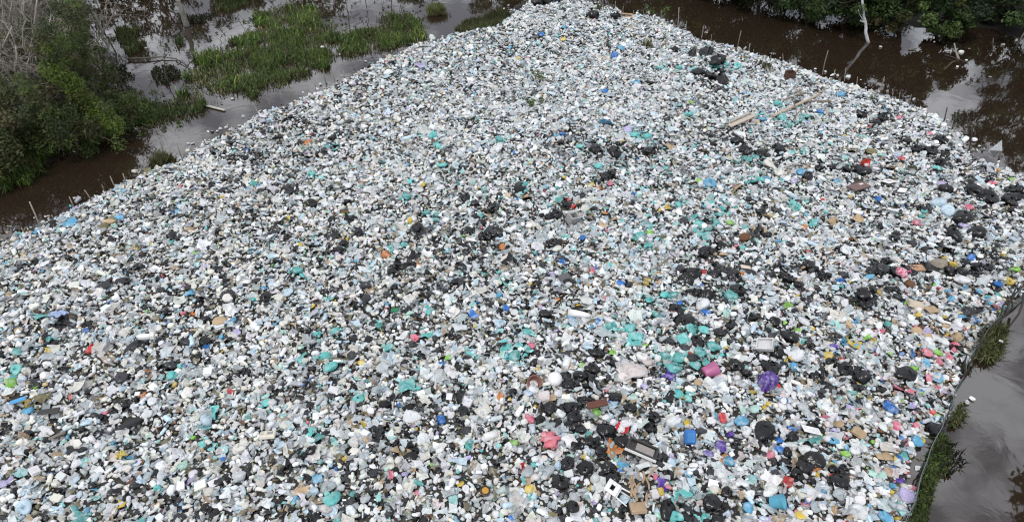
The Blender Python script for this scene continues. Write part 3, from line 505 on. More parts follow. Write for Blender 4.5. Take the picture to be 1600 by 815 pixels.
def sheet(w, d, seed, k=12, amp=.12, col=(1, 1, 1)):
    x, y = np.meshgrid(np.linspace(-.5, .5, k), np.linspace(-.5, .5, k)); g = np.random.default_rng(seed)
    P = np.column_stack([x.ravel() * w, y.ravel() * d, np.zeros(k * k)]); P[:, :2] += g.normal(0, .12 * w / k, (k * k, 2))
    P[:, :2] *= 1 + .18 * snoise(P, seed + 1, 5)[:, None]
    P[:, 2] = amp * snoise(P, seed, 5, 3); i = np.arange(k * k).reshape(k, k)
    T = np.concatenate([P, P - [0, 0, .012]]); q = np.stack([i[:-1, :-1], i[:-1, 1:], i[1:, 1:], i[1:, :-1]], -1).reshape(-1, 4)
    b = np.concatenate([i[0, :], i[1:, -1], i[-1, -2::-1], i[-2:0:-1, 0]]); nb = np.roll(b, -1); o = k * k
    return MB().addnp(T, np.concatenate([q, q[:, ::-1] + o, np.stack([b, b + o, nb + o, nb], 1)]), col)
def beam(name, a, b_, r, mat, color, label, cat, group=None, z0=.12, z1=.16, flat=None, bend=0.0):
    """a piece of timber lying on the litter between two photo pixels"""
    A = seat(*a, z0)[0]; B = seat(*b_, z1)[0]; d = B - A; L_ = np.linalg.norm(d); mid = (A + B) / 2
    M = np.array(Vector(d).to_track_quat('X', 'Z').to_matrix())
    m = MB()
    if flat: m.box((0, 0, 0), (L_, flat[0], flat[1]), bev=.006)
    else:
        t = np.linspace(-.5, .5, 7); m.tube(np.column_stack([t * L_, bend * np.cos(t * 3.1), .4 * bend * np.sin(t * 5)]), np.linspace(r, r * .75, 7), 7)
    o = put(name, m.mesh(name, mat, not flat), mid, Matrix(M.tolist()).to_euler(), 1, label=label, cat=cat, group=group, color=color)
    return o
GR = (.30, .30, .31)
p, s = seat(893, 347, .05); mark('grey concrete block', 893, 347, 13)
o = thing('concrete_block', hollow(.36, .34, .34, .06, .05), M_CONC, p, (.25, .12, .5), 'hollow grey concrete block standing open end up in the litter', 'concrete block', color=(.34, .34, .34))
p, s = seat(1342, 291); mark('brown panel', 1342, 291, 16)
o = thing('brown_sheet', MB().box((0, 0, 0), (.72, .44, .05), bev=.01), M_HARD, p, (-.12, -.05, .38), 'flat brown panel with one small white patch lying tilted', 'panel', color=(.15, .085, .08))
part('white_patch', MB().box((.16, .06, .031), (.15, .09, .012)), M_HARD, o, (.75, .7, .66))
p, s = seat(1351, 255); mark('red tub', 1351, 255, 9)
o = thing('red_tub', MB().lathe([(.12, -.1), (.17, .10), (.185, .11), (.16, .10), (.11, -.06)], 14), M_HARD, p, (1.0, .5, .2), 'bright red plastic tub tipped over beyond the brown panel', 'tub', color=(.62, .04, .02), smooth=True)
for k, (u, v, w, d, a, lab) in enumerate([(1389, 283, .46, .34, .5, 'pale board with a faint pinkish print in its middle'), (1410, 297, .40, .26, .9, 'plain white board lying beside the printed pale board'), (1395, 327, .34, .2, -.3, 'white carton flap with a small grey mark on it')]):
    p, s = seat(u, v, .2); mark(('printed pale board', 'plain white board', 'white carton flap')[k], u, v, 9)
    o = thing('white_board', MB().box((0, 0, 0), (w, d, .03), bev=.006), M_FOAM, p, (-.2, .1, a), lab, 'board', 'white boards on the litter', color=(.8, .8, .81))
    if k != 1: part('print', MB().box((0, 0, .017), (w * .35, d * .4, .006)), M_HARD, o, (.62, .5, .53) if k == 0 else (.4, .4, .4))
mark('long wooden pole', 1246, 164, 8)
beam('wooden_pole', (1208, 181), (1281, 147), .07, M_WOOD, (.50, .43, .34), 'long pale wooden pole lying across the far litter', 'pole', z0=.25, z1=.55)
beam('wooden_plank', (1140, 197), (1179, 180), 0, M_WOOD, (.52, .46, .38), 'wide pale plank short of the long pole, nearer to us', 'plank', 'planks near the long pole', flat=(.2, .05), z0=.22, z1=.26)
beam('wooden_plank', (1138, 192), (1172, 176), 0, M_WOOD, (.44, .38, .31), 'narrow pale plank just beyond the wide plank', 'plank', 'planks near the long pole', flat=(.09, .05), z0=.22, z1=.26)
beam('wooden_plank', (1256, 160), (1298, 158), 0, M_WOOD, (.2, .17, .14), 'dark weathered plank under the upper end of the long pole', 'plank', 'planks near the long pole', flat=(.16, .06), z0=.2, z1=.2)
beam('branch', (1225, 155), (1268, 148), .03, M_BARK, (.22, .18, .14), 'thin bare branch lying beyond the long pole', 'branch', 'branches around the long pole', bend=.15, z0=.3, z1=.4)
beam('branch', (1240, 186), (1262, 168), .03, M_BARK, (.2, .17, .14), 'short crooked branch in front of the long pole', 'branch', 'branches around the long pole', bend=.1, z0=.2, z1=.4)
beam('branch', (1236, 150), (1243, 188), .022, M_BARK, (.16, .14, .12), 'thin dark branch crossing over the long pole', 'branch', 'branches around the long pole', bend=.1, z0=.6, z1=.35)
p, s = seat(980, 22, .22); mark('tip cardboard sheet', 980, 22, 12)
o = thing('cardboard_sheet', MB().box((0, 0, 0), (.75, .5, .03), bev=.01).box((.05, -.42, -.16), (.5, .25, .2), bev=.02), M_CARD, p, (-.15, .1, .1), 'tan cardboard sheet resting on a carton at the far tip', 'cardboard', color=(.42, .30, .19))
mark('tapered white tube', 903, 489, 15)
A = seat(888, 488, .25)[0]; B = seat(922, 493, .25)[0]; d = B - A; m = MB().tube([A - A, d * .3, d * .7, d], [.11, .11, .09, .05], 10)
o = thing('white_tube', m, M_HARD, A, (0, 0, 0), 'tapered white plastic tube lying on a blue scrap', 'tube', color=(.82, .82, .84), smooth=True)
p, s = seat(990, 581, .2); mark('big pink sheet', 990, 581, 20)
o = thing('crumpled_sheet', sheet(.72, .5, 5, 14, .13), M_PLAST, p, (0, 0, .3), 'large crumpled pale pink plastic sheet', 'plastic sheet', color=(.74, .70, .68))
p, s = seat(834, 593, .16); mark('brown pot', 834, 593, 12)
o = thing('brown_pot', MB().lathe([(.11, 0), (.13, .02), (.19, .26), (.20, .28), (.17, .27), (.10, .05)], 16), M_HARD, p, (.95, -.35, .3), 'reddish brown pot lying on its side with its dark mouth open', 'pot', color=(.24, .11, .09), smooth=True)
p, s = seat(1200, 600, .2); mark('purple pleated bag', 1200, 600, 14)
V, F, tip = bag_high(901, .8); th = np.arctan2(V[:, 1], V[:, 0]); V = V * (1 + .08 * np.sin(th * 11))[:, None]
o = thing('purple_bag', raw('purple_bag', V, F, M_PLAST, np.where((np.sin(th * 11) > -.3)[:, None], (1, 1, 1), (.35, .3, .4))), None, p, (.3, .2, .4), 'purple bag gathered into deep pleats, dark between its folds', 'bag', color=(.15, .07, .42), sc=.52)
part('knot', knot(tip, 5), M_PLAST, o, (.15, .07, .42))
p, s = seat(1100, 583, .14); mark('mauve plastic tub', 1100, 583, 13)
o = thing('mauve_tub', MB().lathe([(.15, 0), (.16, .02), (.20, .36), (.21, .37), (.185, .36), (.14, .03)], 14), M_HARD, p, (1.35, 0, 1.9), 'mauve pink tub lying on its side below the teal bags', 'tub', color=(.42, .12, .26), smooth=True)
p, s = seat(1197, 540, .15); mark('pale grey tray', 1197, 540, 13)
o = thing('grey_tray', hollow(.44, .34, .16, .025, .03), M_HARD, p, (.45, -.4, -.5), 'pale grey plastic tray with a handle, standing tilted', 'tray', color=(.62, .62, .62))
part('handle', MB().tube([(-.22, .1, .15), (-.33, .08, .17), (-.33, -.08, .17), (-.22, -.1, .15)], .018, 6), M_HARD, o, (.62, .62, .62))
p, s = seat(1268, 671, .25); mark('marked white sheet', 1268, 671, 15)
o = thing('written_sheet', MB().box((0, 0, 0), (.42, .30, .018), bev=.004), M_HARD, p, (-.35, .15, -.18), 'stiff white sheet with a few faint rows of marks', 'sheet', color=(.86, .86, .86))
m = MB()
for yy in (.09, .04, -.02, -.07):
    for k in range(6):
        if R.random() < .7: m.box((-.16 + k * .062, yy + R.uniform(-.008, .008), .0105), (R.uniform(.012, .035), .008, .003))
part('marking', m, M_HARD, o, (.45, .42, .5))['kind'] = 'stuff'
p, s = seat(418, 679, .22); mark('cream box', 418, 679, 14)
m = MB().box((0, 0, 0), (.36, .27, .10), bev=.02)
o = thing('cream_box', m, M_HARD, p, (-.4, .05, .15), 'cream plastic box with a grey square window and ribbed side', 'box', color=(.74, .70, .60))
part('grey_square', MB().box((.06, 0, .0515), (.13, .13, .01)), M_HARD, o, (.30, .30, .27))
for k in range(4): part('rib', MB().box((-.155 + k * .022, 0, .0525), (.009, .2, .008)), M_HARD, o, (.66, .62, .52))
p, s = seat(1003, 703, .28); mark('black frame', 1003, 703, 24)
o = thing('framed_panel', hollow(.72, .42, .08, .055, .03), M_HARD, p, (-.2, .12, -.42), 'black frame around a dull grey panel, white edge along one side', 'panel', color=(.03, .028, .026))
part('panel', MB().box((.06, -.02, .045), (.42, .28, .02)), M_CONC, o, (.34, .31, .29)); part('white_edge', MB().box((.0, -.235, .05), (.74, .035, .05)), M_HARD, o, (.72, .72, .72))
mark('red brown wedge', 933, 631, 13)
beam('brown_board', (917, 634), (949, 627), 0, M_WOOD, (.13, .055, .04), 'wedge of red brown board lying among black bags', 'board', flat=(.2, .05), z0=.25, z1=.4)
p, s = seat(973, 668, .2); mark('red basin', 973, 668, 12)
o = thing('red_basin', MB().lathe([(.12, 0), (.14, .02), (.20, .12), (.215, .13), (.19, .12), (.12, .03)], 16), M_HARD, p, (.5, -.2, 0), 'round red basin with white bundles inside it', 'basin', color=(.55, .03, .04), smooth=True, sc=.72)
for k, (du, dv_, q) in enumerate(((973, 663, .24), (970, 671, .22))):
    p2, s = seat(du, dv_, .27); V, F, tip = bag_high(930 + k, .8)
    thing('white_bundle', raw('white_bundle', V, F, M_PLAST, None, False), None, p2, (0, 0, k), ('white bundle in the red basin, the one farther back', 'white bundle in the red basin, the one at its front rim')[k], 'bag', color=(.84, .82, .84), sc=q)
p, s = seat(857, 685, .25); mark('shredded pink bag', 857, 685, 14)
V, F, tip = bag_high(905, .5); V = V * (1 + .22 * np.sign(snoise(V, 3, 16, 1)) * (np.abs(V[:, 2]) < .2))[:, None]
thing('shredded_bag', raw('shredded_bag', V, F, M_PLAST), None, p, (.2, 0, .3), 'shredded coral pink bag beside the black bags', 'bag', color=(.72, .20, .25), sc=.42)
p, s = seat(965, 770, .2); mark('white plastic chair', 967, 770, 20)
ch = put('plastic_chair', None, p + np.array([0, 0, -.02]), (1.25, .25, -2.2), .72, label='white plastic chair lying on its back with a slot in the backrest', cat='chair')
ch.empty_display_size = .1
WH = (.74, .75, .76)
part('seat', MB().box((0, 0, 0), (.40, .40, .035), bev=.015), M_HARD, ch, WH)
m = MB().box((0, .205, .10), (.40, .03, .14), bev=.01).box((-.14, .205, .235), (.12, .03, .13), bev=.01).box((.14, .205, .235), (.12, .03, .13), bev=.01).box((0, .205, .37), (.40, .03, .14), bev=.012)
part('backrest', m, M_HARD, ch, WH)
for sx in (-1, 1):
    for sy in (-1, 1): part('leg', MB().tube([(sx * .17, sy * .17, -.01), (sx * .21, sy * .21, -.38)], [.026, .018], 6), M_HARD, ch, WH)
p, s = seat(1078, 682, .25); mark('blue jerrycan', 1078, 682, 11)
o = thing('blue_jerrycan', MB().box((0, 0, 0), (.27, .17, .33), bev=.04), M_HARD, p, (-.75, .1, .05), 'square blue jerrycan lying face up', 'jerrycan', color=(.03, .16, .48))
part('cap', MB().lathe([(.035, .16), (.035, .20)], 8, c=(.07, 0, 0)), M_HARD, o, (.02, .1, .35)); part('face_panel', MB().box((0, -.087, 0), (.19, .012, .22), bev=.004), M_HARD, o, (.05, .22, .55))
p, s = seat(1204, 784, .12); mark('light blue bucket', 1204, 784, 12)
o = thing('blue_bucket', MB().lathe([(.11, 0), (.12, .01), (.165, .28), (.175, .29), (.15, .28), (.105, .03)], 16), M_HARD, p, (.45, .95, .2), 'light blue bucket lying on its side, mouth open', 'bucket', color=(.11, .40, .55), smooth=True)
p, s = seat(1129, 652, .2); mark('red and white packet', 1129, 652, 10)
o = thing('packet', MB().box((0, 0, 0), (.18, .26, .12), bev=.03), M_PLAST, p, (.3, .3, .2), 'red packet with a white end, standing up', 'packet', color=(.62, .05, .06))
part('white_end', MB().box((.11, .02, 0), (.1, .24, .11), bev=.03), M_PLAST, o, (.8, .75, .76))
p, s = seat(1411, 425, .22); mark('pink checked bag', 1411, 425, 11)
V, F, tip = bag_high(911, .75); chk = ((np.floor(V[:, 0] * 9) + np.floor(V[:, 1] * 9) + np.floor(V[:, 2] * 9)) % 2 > 0)[:, None]
o = thing('checked_bag', raw('checked_bag', V, F, M_PLAST, np.where(chk, (.85, .70, .74), (.75, .06, .20))), None, p, (.2, .1, .5), 'pink and white checked bag lying among black bags', 'bag', sc=.42)
part('knot', knot(tip, 8), M_PLAST, o, (.75, .1, .25))
for k, (u, v, dm, r_, lab, mk) in enumerate([(1467, 411, (.40, .34, .2), (-.3, .2, .6), 'grey brown carton with ribbed face beside the yellow bag', 'ribbed carton'), (1431, 475, (.42, .30, .14), (-.3, .1, -.3), 'pale beige carton lying flat on its widest side', 'beige carton'), (1456, 483, (.44, .26, .03), (.1, .2, .4), 'tan cardboard flap folded beside the beige carton', 'tan flap'), (1434, 418, (.44, .3, .03), (.05, .05, .1), 'tan cardboard flap beyond the pink checked bag', 'brown cardboard flap'), (1233, 121, (.44, .3, .3), (.1, 0, .3), 'dark brown open box near the far stakes', 'dark brown box'), (997, 793, (.34, .26, .1), (-.2, 0, .1), 'light brown carton lying beside bamboo sticks', 'light brown carton'), (1165, 417, (.3, .2, .04), (-.2, .1, -.2), 'cream cardboard flap beyond the black bag ridge', 'cream flap')]):
    p, s = seat(u, v, .18); mark(mk, u, v, 12)
    cc = [(.33, .29, .24), (.58, .50, .40), (.46, .34, .22), (.45, .28, .18), (.10, .055, .04), (.45, .33, .22), (.66, .56, .47)][k]
    m = hollow(dm[0], dm[1], dm[2], .02, .06) if k == 4 else MB().box((0, 0, 0), dm, bev=.012)
    o = thing('carton', m, M_CARD, p, r_, lab, 'carton', 'cartons and cardboard on the litter', color=cc)
    if k == 0:
        for j in range(5): part('flute', MB().box((-.15 + j * .075, -.173, 0), (.03, .012, .17)), M_CARD, o, (.5, .44, .36))
for k, (u, v, w, d, r_, col, lab, mk) in enumerate([(203, 660, .50, .17, (.1, .15, .85), (.022, .022, .026), 'long black rubber slab tilted on the pale litter', 'long black slab'), (76, 642, .50, .17, (.05, 0, .2), (.04, .038, .036), 'dark slab lying beside a yellow scrap', 'dark slab'), (28, 625, .36, .13, (.1, 0, .55), (.08, .32, .60), 'bright blue slab like a sandal sole', 'blue slab'), (88, 680, .34, .08, (.1, 0, .7), (.2, .18, .16), 'grey brown stick of board below the dark slab', 'grey brown stick')]):
    p, s = seat(u, v, .22); mark(mk, u, v, 13)
    thing('rubber_slab', MB().box((0, 0, 0), (w, d, .05), bev=.022), M_HARD, p, r_, lab, 'slab', color=col)
p, s = seat(758, 767, .2); mark('gold topped tin', 758, 767, 9)
o = thing('round_tin', MB().lathe([(.10, -.03), (.115, 0), (.115, .05), (.10, .055), (.09, .04)], 16), M_METAL, p, (.2, .1, 0), 'round dark tin with a gold top', 'tin', color=(.05, .03, .02))
part('gold_top', MB().lathe([(.075, .042), (.075, .055), (.03, .06)], 14), M_METAL, o, (.5, .26, .03))
p, s = seat(617, 484, .25); mark('green carton', 617, 484, 9)
thing('green_carton', MB().box((0, 0, 0), (.22, .24, .07), bev=.012), M_CARD, p, (-.45, 0, .1), 'flat green carton beside a red scrap', 'carton', color=(.05, .24, .13))
p, s = seat(90, 490, .25); mark('star shaped bag', 90, 490, 12)
n_ = 40; t_ = np.arange(n_) * 2 * np.pi / n_; rad = .15 + .13 * np.abs(np.cos(t_ * 2.5)) ** 2
V = np.concatenate([[[0, 0, .06]], np.column_stack([rad * .5 * np.cos(t_), rad * .5 * np.sin(t_), .06 + .02 * np.sin(t_ * 7)]), np.column_stack([rad * np.cos(t_), rad * np.sin(t_), .03 * np.sin(t_ * 5)]), [[0, 0, -.04]]])
F = [(0, 1 + i, 1 + (i + 1) % n_) for i in range(n_)] + [(1 + i, 1 + n_ + i, 1 + n_ + (i + 1) % n_, 1 + (i + 1) % n_) for i in range(n_)] + [(2 * n_ + 1, 1 + n_ + (i + 1) % n_, 1 + n_ + i) for i in range(n_)]
o = thing('star_bag', MB().add(V, F), M_PLAST, p, (-.3, .1, .3), 'pale blue bag spread out like a star', 'bag', color=(.38, .50, .78))
p, s = seat(190, 711, .25); mark('yellow petal scrap', 190, 711, 9)
m = MB()
for k in range(6): m.tube([(0, 0, 0), (.08 * math.cos(k), .08 * math.sin(k), .05), (.15 * math.cos(k), .15 * math.sin(k), .02)], [.02, .035, .006], 5)
thing('yellow_scrap', m, M_PLAST, p, (0, 0, 0), 'yellow plastic scrap with splayed petals', 'scrap', color=(.66, .52, .10))
p, s = seat(883, 437, .2); mark('bent grey sheet', 883, 437, 13)
th = np.linspace(.2, 2.7, 9); V = np.concatenate([np.column_stack([rr_ * np.cos(th), np.full(9, y_), rr_ * np.sin(th) * .7]) for y_ in (-.13, .13) for rr_ in (.22, .205)])
F = [(k + i, k + i + 1, j + i + 1, j + i) for k, j in ((0, 18), (27, 9), (0, 9), (27, 18)) for i in range(8)] + [(0, 9, 27, 18), (8, 26, 35, 17)]
thing('bent_sheet', MB().add(V, F), M_HARD, p, (0, 0, .3), 'dark grey sheet bent into an arch', 'sheet', color=(.10, .10, .11))
p, s = seat(766, 680, .2); mark('white canister', 766, 680, 10)
o = thing('white_canister', MB().lathe([(.085, -.15), (.095, -.13), (.095, .12), (.07, .14)], 12, M=rot(0, math.pi / 2, .5)), M_HARD, p, (0, .1, 0), 'white canister lying on its side with a ring lid', 'canister', color=(.82, .82, .83), smooth=True)
part('ring_lid', MB().lathe([(.098, .125), (.098, .15), (.08, .155)], 12, M=rot(0, math.pi / 2, .5)), M_HARD, o, (.7, .7, .7))
p, s = seat(867, 592, .2); mark('white ball', 867, 592, 10)
thing('white_ball', raw('white_ball', I3V * .19, I3F, M_HARD), None, p, (0, 0, 0), 'round white ball beside the brown pot', 'ball', color=(.84, .84, .86))
p, s = seat(230, 525, .2); mark('bent foam block', 230, 525, 9)
thing('foam_block', MB().box((-.08, 0, 0), (.30, .13, .12), bev=.02).box((.13, -.02, .03), (.12, .16, .16), bev=.02), M_FOAM, p, (.1, .15, .3), 'bent white foam block lying among small white tubs', 'foam block', color=(.8, .8, .78))
sticks = []
for k in range(13):
    u, v = 1000 + R.uniform(-17, 22), 738 + k * 3.4; a = R.uniform(.9, 2.1) + (math.pi if R.random() < .5 else 0); l_ = R.uniform(8, 15)
    sticks.append((u, v)); beam('bamboo_stick', (u - l_ * math.cos(a), v + l_ * math.sin(a) * .8), (u + l_ * math.cos(a), v - l_ * math.sin(a) * .8), R.uniform(.016, .03), M_WOOD, (.42, .30, .19), f'bamboo stick in the pile beyond the light brown carton, {ORD[k]} from its far end', 'stick', 'bamboo sticks in a loose pile', z0=.3, z1=.34, bend=.03)
mark('bamboo stick pile', 1004, 758, 16)
for (a, b_, w) in (((1098, 205), (1098, 178), .02), ((1073, 213), (1068, 200), .02)):
    A = seat(*a, 0)[0]; q, tt = stand(*a, *b_, z=A[2])
    put('thin_stake', MB().tube([np.zeros(3), (tt - q) * .5 + [0.02, 0, 0], tt - q], w, 5).mesh('thin_stake', M_BARK, True), q, label=('thin dark stake standing upright in the middle of the far litter', 'short thin stake beside the taller lone stake in the litter')[0 if a[0] == 1098 else 1], cat='stake', color=(.14, .12, .1))

# ------------------------------------------------------------------ litter: the pieces that show largest one by one, the rest per kind
for ph, u, v in (('tallest stake', 62, 352), ('leafy seedling', 843, 130), ('broad grass clump', 740, 50), ('floating white wedge', 1553, 228), ('net side tuft', 1545, 540)): mark(ph, u, v, 1)
MARKS += [('orange tub', 480, 225), ('rust orange scrap', 785, 388), ('pale pink bag', 649, 531), ('royal blue bag', 740, 494), ('corner pale bag', 40, 797), ('big teal bag', 521, 783)]
MA = np.array([(m[1], m[2]) for m in MARKS])
EX = np.array(EXTRA)
iu = np.array([i['u'] for i in items]); iv = np.array([i['v'] for i in items])
blk = np.zeros(len(items), bool)
for u, v, a, b_ in EX: blk |= ((iu - u) / (a * .85)) ** 2 + ((iv - v) / (b_ * .95)) ** 2 < 1
items = [it for it, b_ in zip(items, blk) if not (b_ and (not it['hand'] or it['px'] < 30))]
KMAT = lambda k, w: M_BLACK if w in ('black', 'charcoal') else M_CLEAR if (w == 'clear' and k.endswith('bag')) else M_FOAM if k.startswith('foam') else M_CARD if w in ('tan', 'brown', 'olive') else M_HARD if k in ('plastic_cup', 'plastic_bottle', 'lid_disc') else M_PLAST
HB = [bag_high(700 + i, .50 + .05 * (i % 4)) for i in range(12)]
MC = {}
def shared(key, fn):
    if key not in MC: MC[key] = fn()
    return MC[key]
CAPM = MB().lathe([(.095, .44), (.095, .53), (.07, .55)], 8, M=rot(0, math.pi / 2, 0))
LIDM = lambda: MB().box((0, 0, .245), (1.04, .84, .09), bev=.04)
BOXM = lambda: MB().box((0, 0, 0), (1.0, .8, .4), bev=.12)
CUPM = lambda: MB().lathe([(.27, -.5), (.29, -.48), (.40, .47), (.36, .47), (.26, -.4)], 14, M=rot(1.1, 0, .6))
RIMM = lambda: MB().lathe([(.40, .45), (.43, .47), (.42, .52), (.38, .52), (.37, .47)], 14, M=rot(1.1, 0, .6))
BOTM = lambda: MB().lathe([(.16, -.5), (.20, -.46), (.19, -.2), (.175, -.1), (.195, 0), (.2, .2), (.09, .36), (.08, .46)], 10, M=rot(0, math.pi / 2, 0))
GROUP = {'foam_tub': 'small foam tubs strewn on the raft', 'foam_box': 'foam boxes strewn on the raft', 'plastic_cup': 'plastic cups strewn on the raft', 'plastic_bottle': 'bottles strewn on the raft', 'plastic_sheet': 'torn plastic sheets on the raft', 'plastic_strip': 'plastic strips on the raft', 'lid_disc': 'lids strewn on the raft'}
CAT = {'foam_tub': 'tub', 'foam_box': 'foam box', 'plastic_cup': 'cup', 'plastic_bottle': 'bottle', 'plastic_sheet': 'plastic sheet', 'plastic_strip': 'plastic strip', 'lid_disc': 'lid'}
NAMED = {'foam_tub': 'foam tub', 'foam_box': 'foam box', 'plastic_cup': 'plastic cup', 'plastic_bottle': 'plastic bottle', 'plastic_sheet': 'torn sheet', 'plastic_strip': 'plastic strip', 'lid_disc': 'round lid'}
LIMIT = 300
by = {}
for it in items: by.setdefault(it['kind'], []).append(it)
chosen, rest = [], {}
for k, lst in by.items():
    vis = lambda i: bool(0 < i['u'] < 1598 and -3 < i['v'] < 817)
    lst.sort(key=lambda i: (-int(vis(i)), -(i['px'] * (1.25 if i['hand'] else 1))))
    lim = 0 if k == 'crushed_film' else LIMIT if k.endswith('_bag') or k in ('foam_tub', 'foam_box', 'plastic_cup', 'plastic_bottle') else 200
    cut = [i for i in lst[:lim] if vis(i) and i['px'] > 5]
    ids = {id(i) for i in cut}
    chosen += cut; rest[k] = [i for i in lst if id(i) not in ids]
# say where each one lies: from one marker piece towards another
NB = {}
for a in range(len(MA)):
    d = np.linalg.norm((MA - MA[a]) * [1, 1.5], axis=1); NB[a] = [b_ for b_ in np.argsort(d)[1:9]]
cell = {}
for it in chosen:
    q = np.array([it['u'], it['v']]); a = int(np.argmin(np.linalg.norm((MA - q) * [1, 1.5], axis=1))); w = q - MA[a]
    b_ = max(NB[a], key=lambda j: float(w @ (MA[j] - MA[a])) / (np.linalg.norm(w) * np.linalg.norm(MA[j] - MA[a]) + 1e-6))
    noun = NAMED.get(it['kind'], 'plastic bag' if it['word'] not in ('tan', 'brown', 'olive') else 'crumpled sack')
    it['noun'] = noun; cell.setdefault((it['word'], noun, a, b_), []).append((float(np.linalg.norm(w)), it))
for (w, noun, a, b_), lst in cell.items():
    lst.sort(key=lambda x: x[0])
    for n_, (_, it) in enumerate(lst):
        o_ = ORD[n_] if n_ < len(ORD) else 'one further'
        it['label'] = (f"{w} {noun} from the {MARKS[a][0]} towards the {MARKS[b_][0]}" if len(lst) == 1 else f"{o_} {w} {noun} from the {MARKS[a][0]} towards the {MARKS[b_][0]}")
for n_, it in enumerate(chosen):
    k, w, sh, s = it['kind'], it['word'], it['sh'], it['s']; mat = KMAT(k, w); p = it['p']
    big = it['px'] >= 11.5
    if k.endswith('_bag') and sh[:3] == 'bag' and big:
        j = n_ % len(HB); me = shared(('bag', j, mat.name), lambda: raw('bag', HB[j][0], HB[j][1], mat)); rt = (R.gauss(0, .22), R.gauss(0, .22), R.uniform(0, 6.28))
    elif k == 'plastic_cup' and big: me = shared(('cup', mat.name), lambda: CUPM().mesh('cup', mat, True)); rt = (R.uniform(-.6, .6), R.uniform(-.6, .6), R.uniform(0, 6.28))
    elif k == 'plastic_bottle' and big: me = shared(('bottle', mat.name), lambda: BOTM().mesh('bottle', mat, True)); rt = (0, R.gauss(0, .2), R.uniform(0, 6.28))
    elif k == 'foam_box' and big: me = shared(('box', mat.name), lambda: BOXM().mesh('box', mat)); rt = (R.gauss(0, .3), R.gauss(0, .3), R.uniform(0, 6.28))
    else:
        j = n_ % len(LOW[sh]); me = shared((sh, j, mat.name), lambda: raw(sh, LOW[sh][j][0], LOW[sh][j][1], mat, None, False))
        rt = (R.gauss(0, .35), R.gauss(0, .35), R.uniform(0, 6.28))
    o = put(k, me, (p[0], p[1], p[2] + it['zo'] * min(s, .4)), rt, (s, s * (.75 + .25 * min(1, it['ry'] * 1.3)), s * R.uniform(.85, 1.1)), label=it['label'], cat=CAT.get(k, 'bag' if w not in ('tan', 'brown', 'olive') else 'sack'),
            group=GROUP.get(k, k.replace('_', ' ') + 's on the raft'), color=np.clip(it['col'], 0, .9))
    if k.endswith('_bag') and sh[:3] == 'bag' and big:
        j = n_ % len(HB); put('knot', shared(('knot', j, mat.name), lambda: knot(HB[j][2], j).mesh('knot', mat, True)), parent=o)
    if big and k == 'plastic_cup': put('rim', shared(('rim', mat.name), lambda: RIMM().mesh('rim', mat, True)), parent=o)
    if big and k == 'plastic_bottle': put('cap', shared('cap', lambda: CAPM.mesh('cap', M_HARD, True)), parent=o, color=C[R.choice(['blue', 'white', 'white', 'teal', 'grey'])])
    if big and k == 'foam_box': put('lid', shared('lid', lambda: LIDM().mesh('lid', M_FOAM)), parent=o)
for k, lst in rest.items():
    if not lst: continue
    grp = {}
    for it in lst: grp.setdefault((it['sh'], R.randrange(len(LOW[it['sh']]))), []).append(it)
    Vs, Fs, Cs, o_ = [], [], [], 0
    for (sh, j), g_ in grp.items():
        TV, TF = LOW[sh][j]; n_ = len(g_)
        an = G.uniform(0, 6.283, n_); tx, ty = G.normal(0, .38, n_), G.normal(0, .38, n_)
        ca, sa = np.cos(an), np.sin(an); z0 = np.zeros(n_); o1 = np.ones(n_)
        RZ = np.stack([np.stack([ca, -sa, z0], -1), np.stack([sa, ca, z0], -1), np.stack([z0, z0, o1], -1)], 1)
        RX = np.stack([np.stack([o1, z0, z0], -1), np.stack([z0, np.cos(tx), -np.sin(tx)], -1), np.stack([z0, np.sin(tx), np.cos(tx)], -1)], 1)
        RY = np.stack([np.stack([np.cos(ty), z0, np.sin(ty)], -1), np.stack([z0, o1, z0], -1), np.stack([-np.sin(ty), z0, np.cos(ty)], -1)], 1)
        M = RY @ RX @ RZ; s_ = np.array([i['s'] for i in g_]); P = np.array([i['p'] for i in g_]); P[:, 2] += np.array([i['zo'] for i in g_]) * np.minimum(s_, .4)
        V = np.einsum('nij,vj->nvi', M, TV) * s_[:, None, None] + P[:, None]
        Vs.append(V.reshape(-1, 3)); Fs.append((TF[None] + (np.arange(n_) * len(TV))[:, None, None] + o_).reshape(-1, 3)); o_ += n_ * len(TV)
        Cs.append(np.repeat(np.clip(np.array([i['col'] for i in g_]), 0, .9), len(TV), 0))
    w = 'black' if k == 'black_bag' else 'tan' if k == 'tan_bag' else 'white'
    put(k + '_litter', raw(k + '_litter', np.concatenate(Vs), np.concatenate(Fs), KMAT(k, 'clear' if k == 'clear_bag' else w), np.concatenate(Cs), False), kind='stuff', label='countless small ' + k.replace('_', ' ') + ' pieces strewn over the raft')
print('litter: single', len(chosen), 'joined', sum(map(len, rest.values())), {k: len(v) for k, v in by.items()})

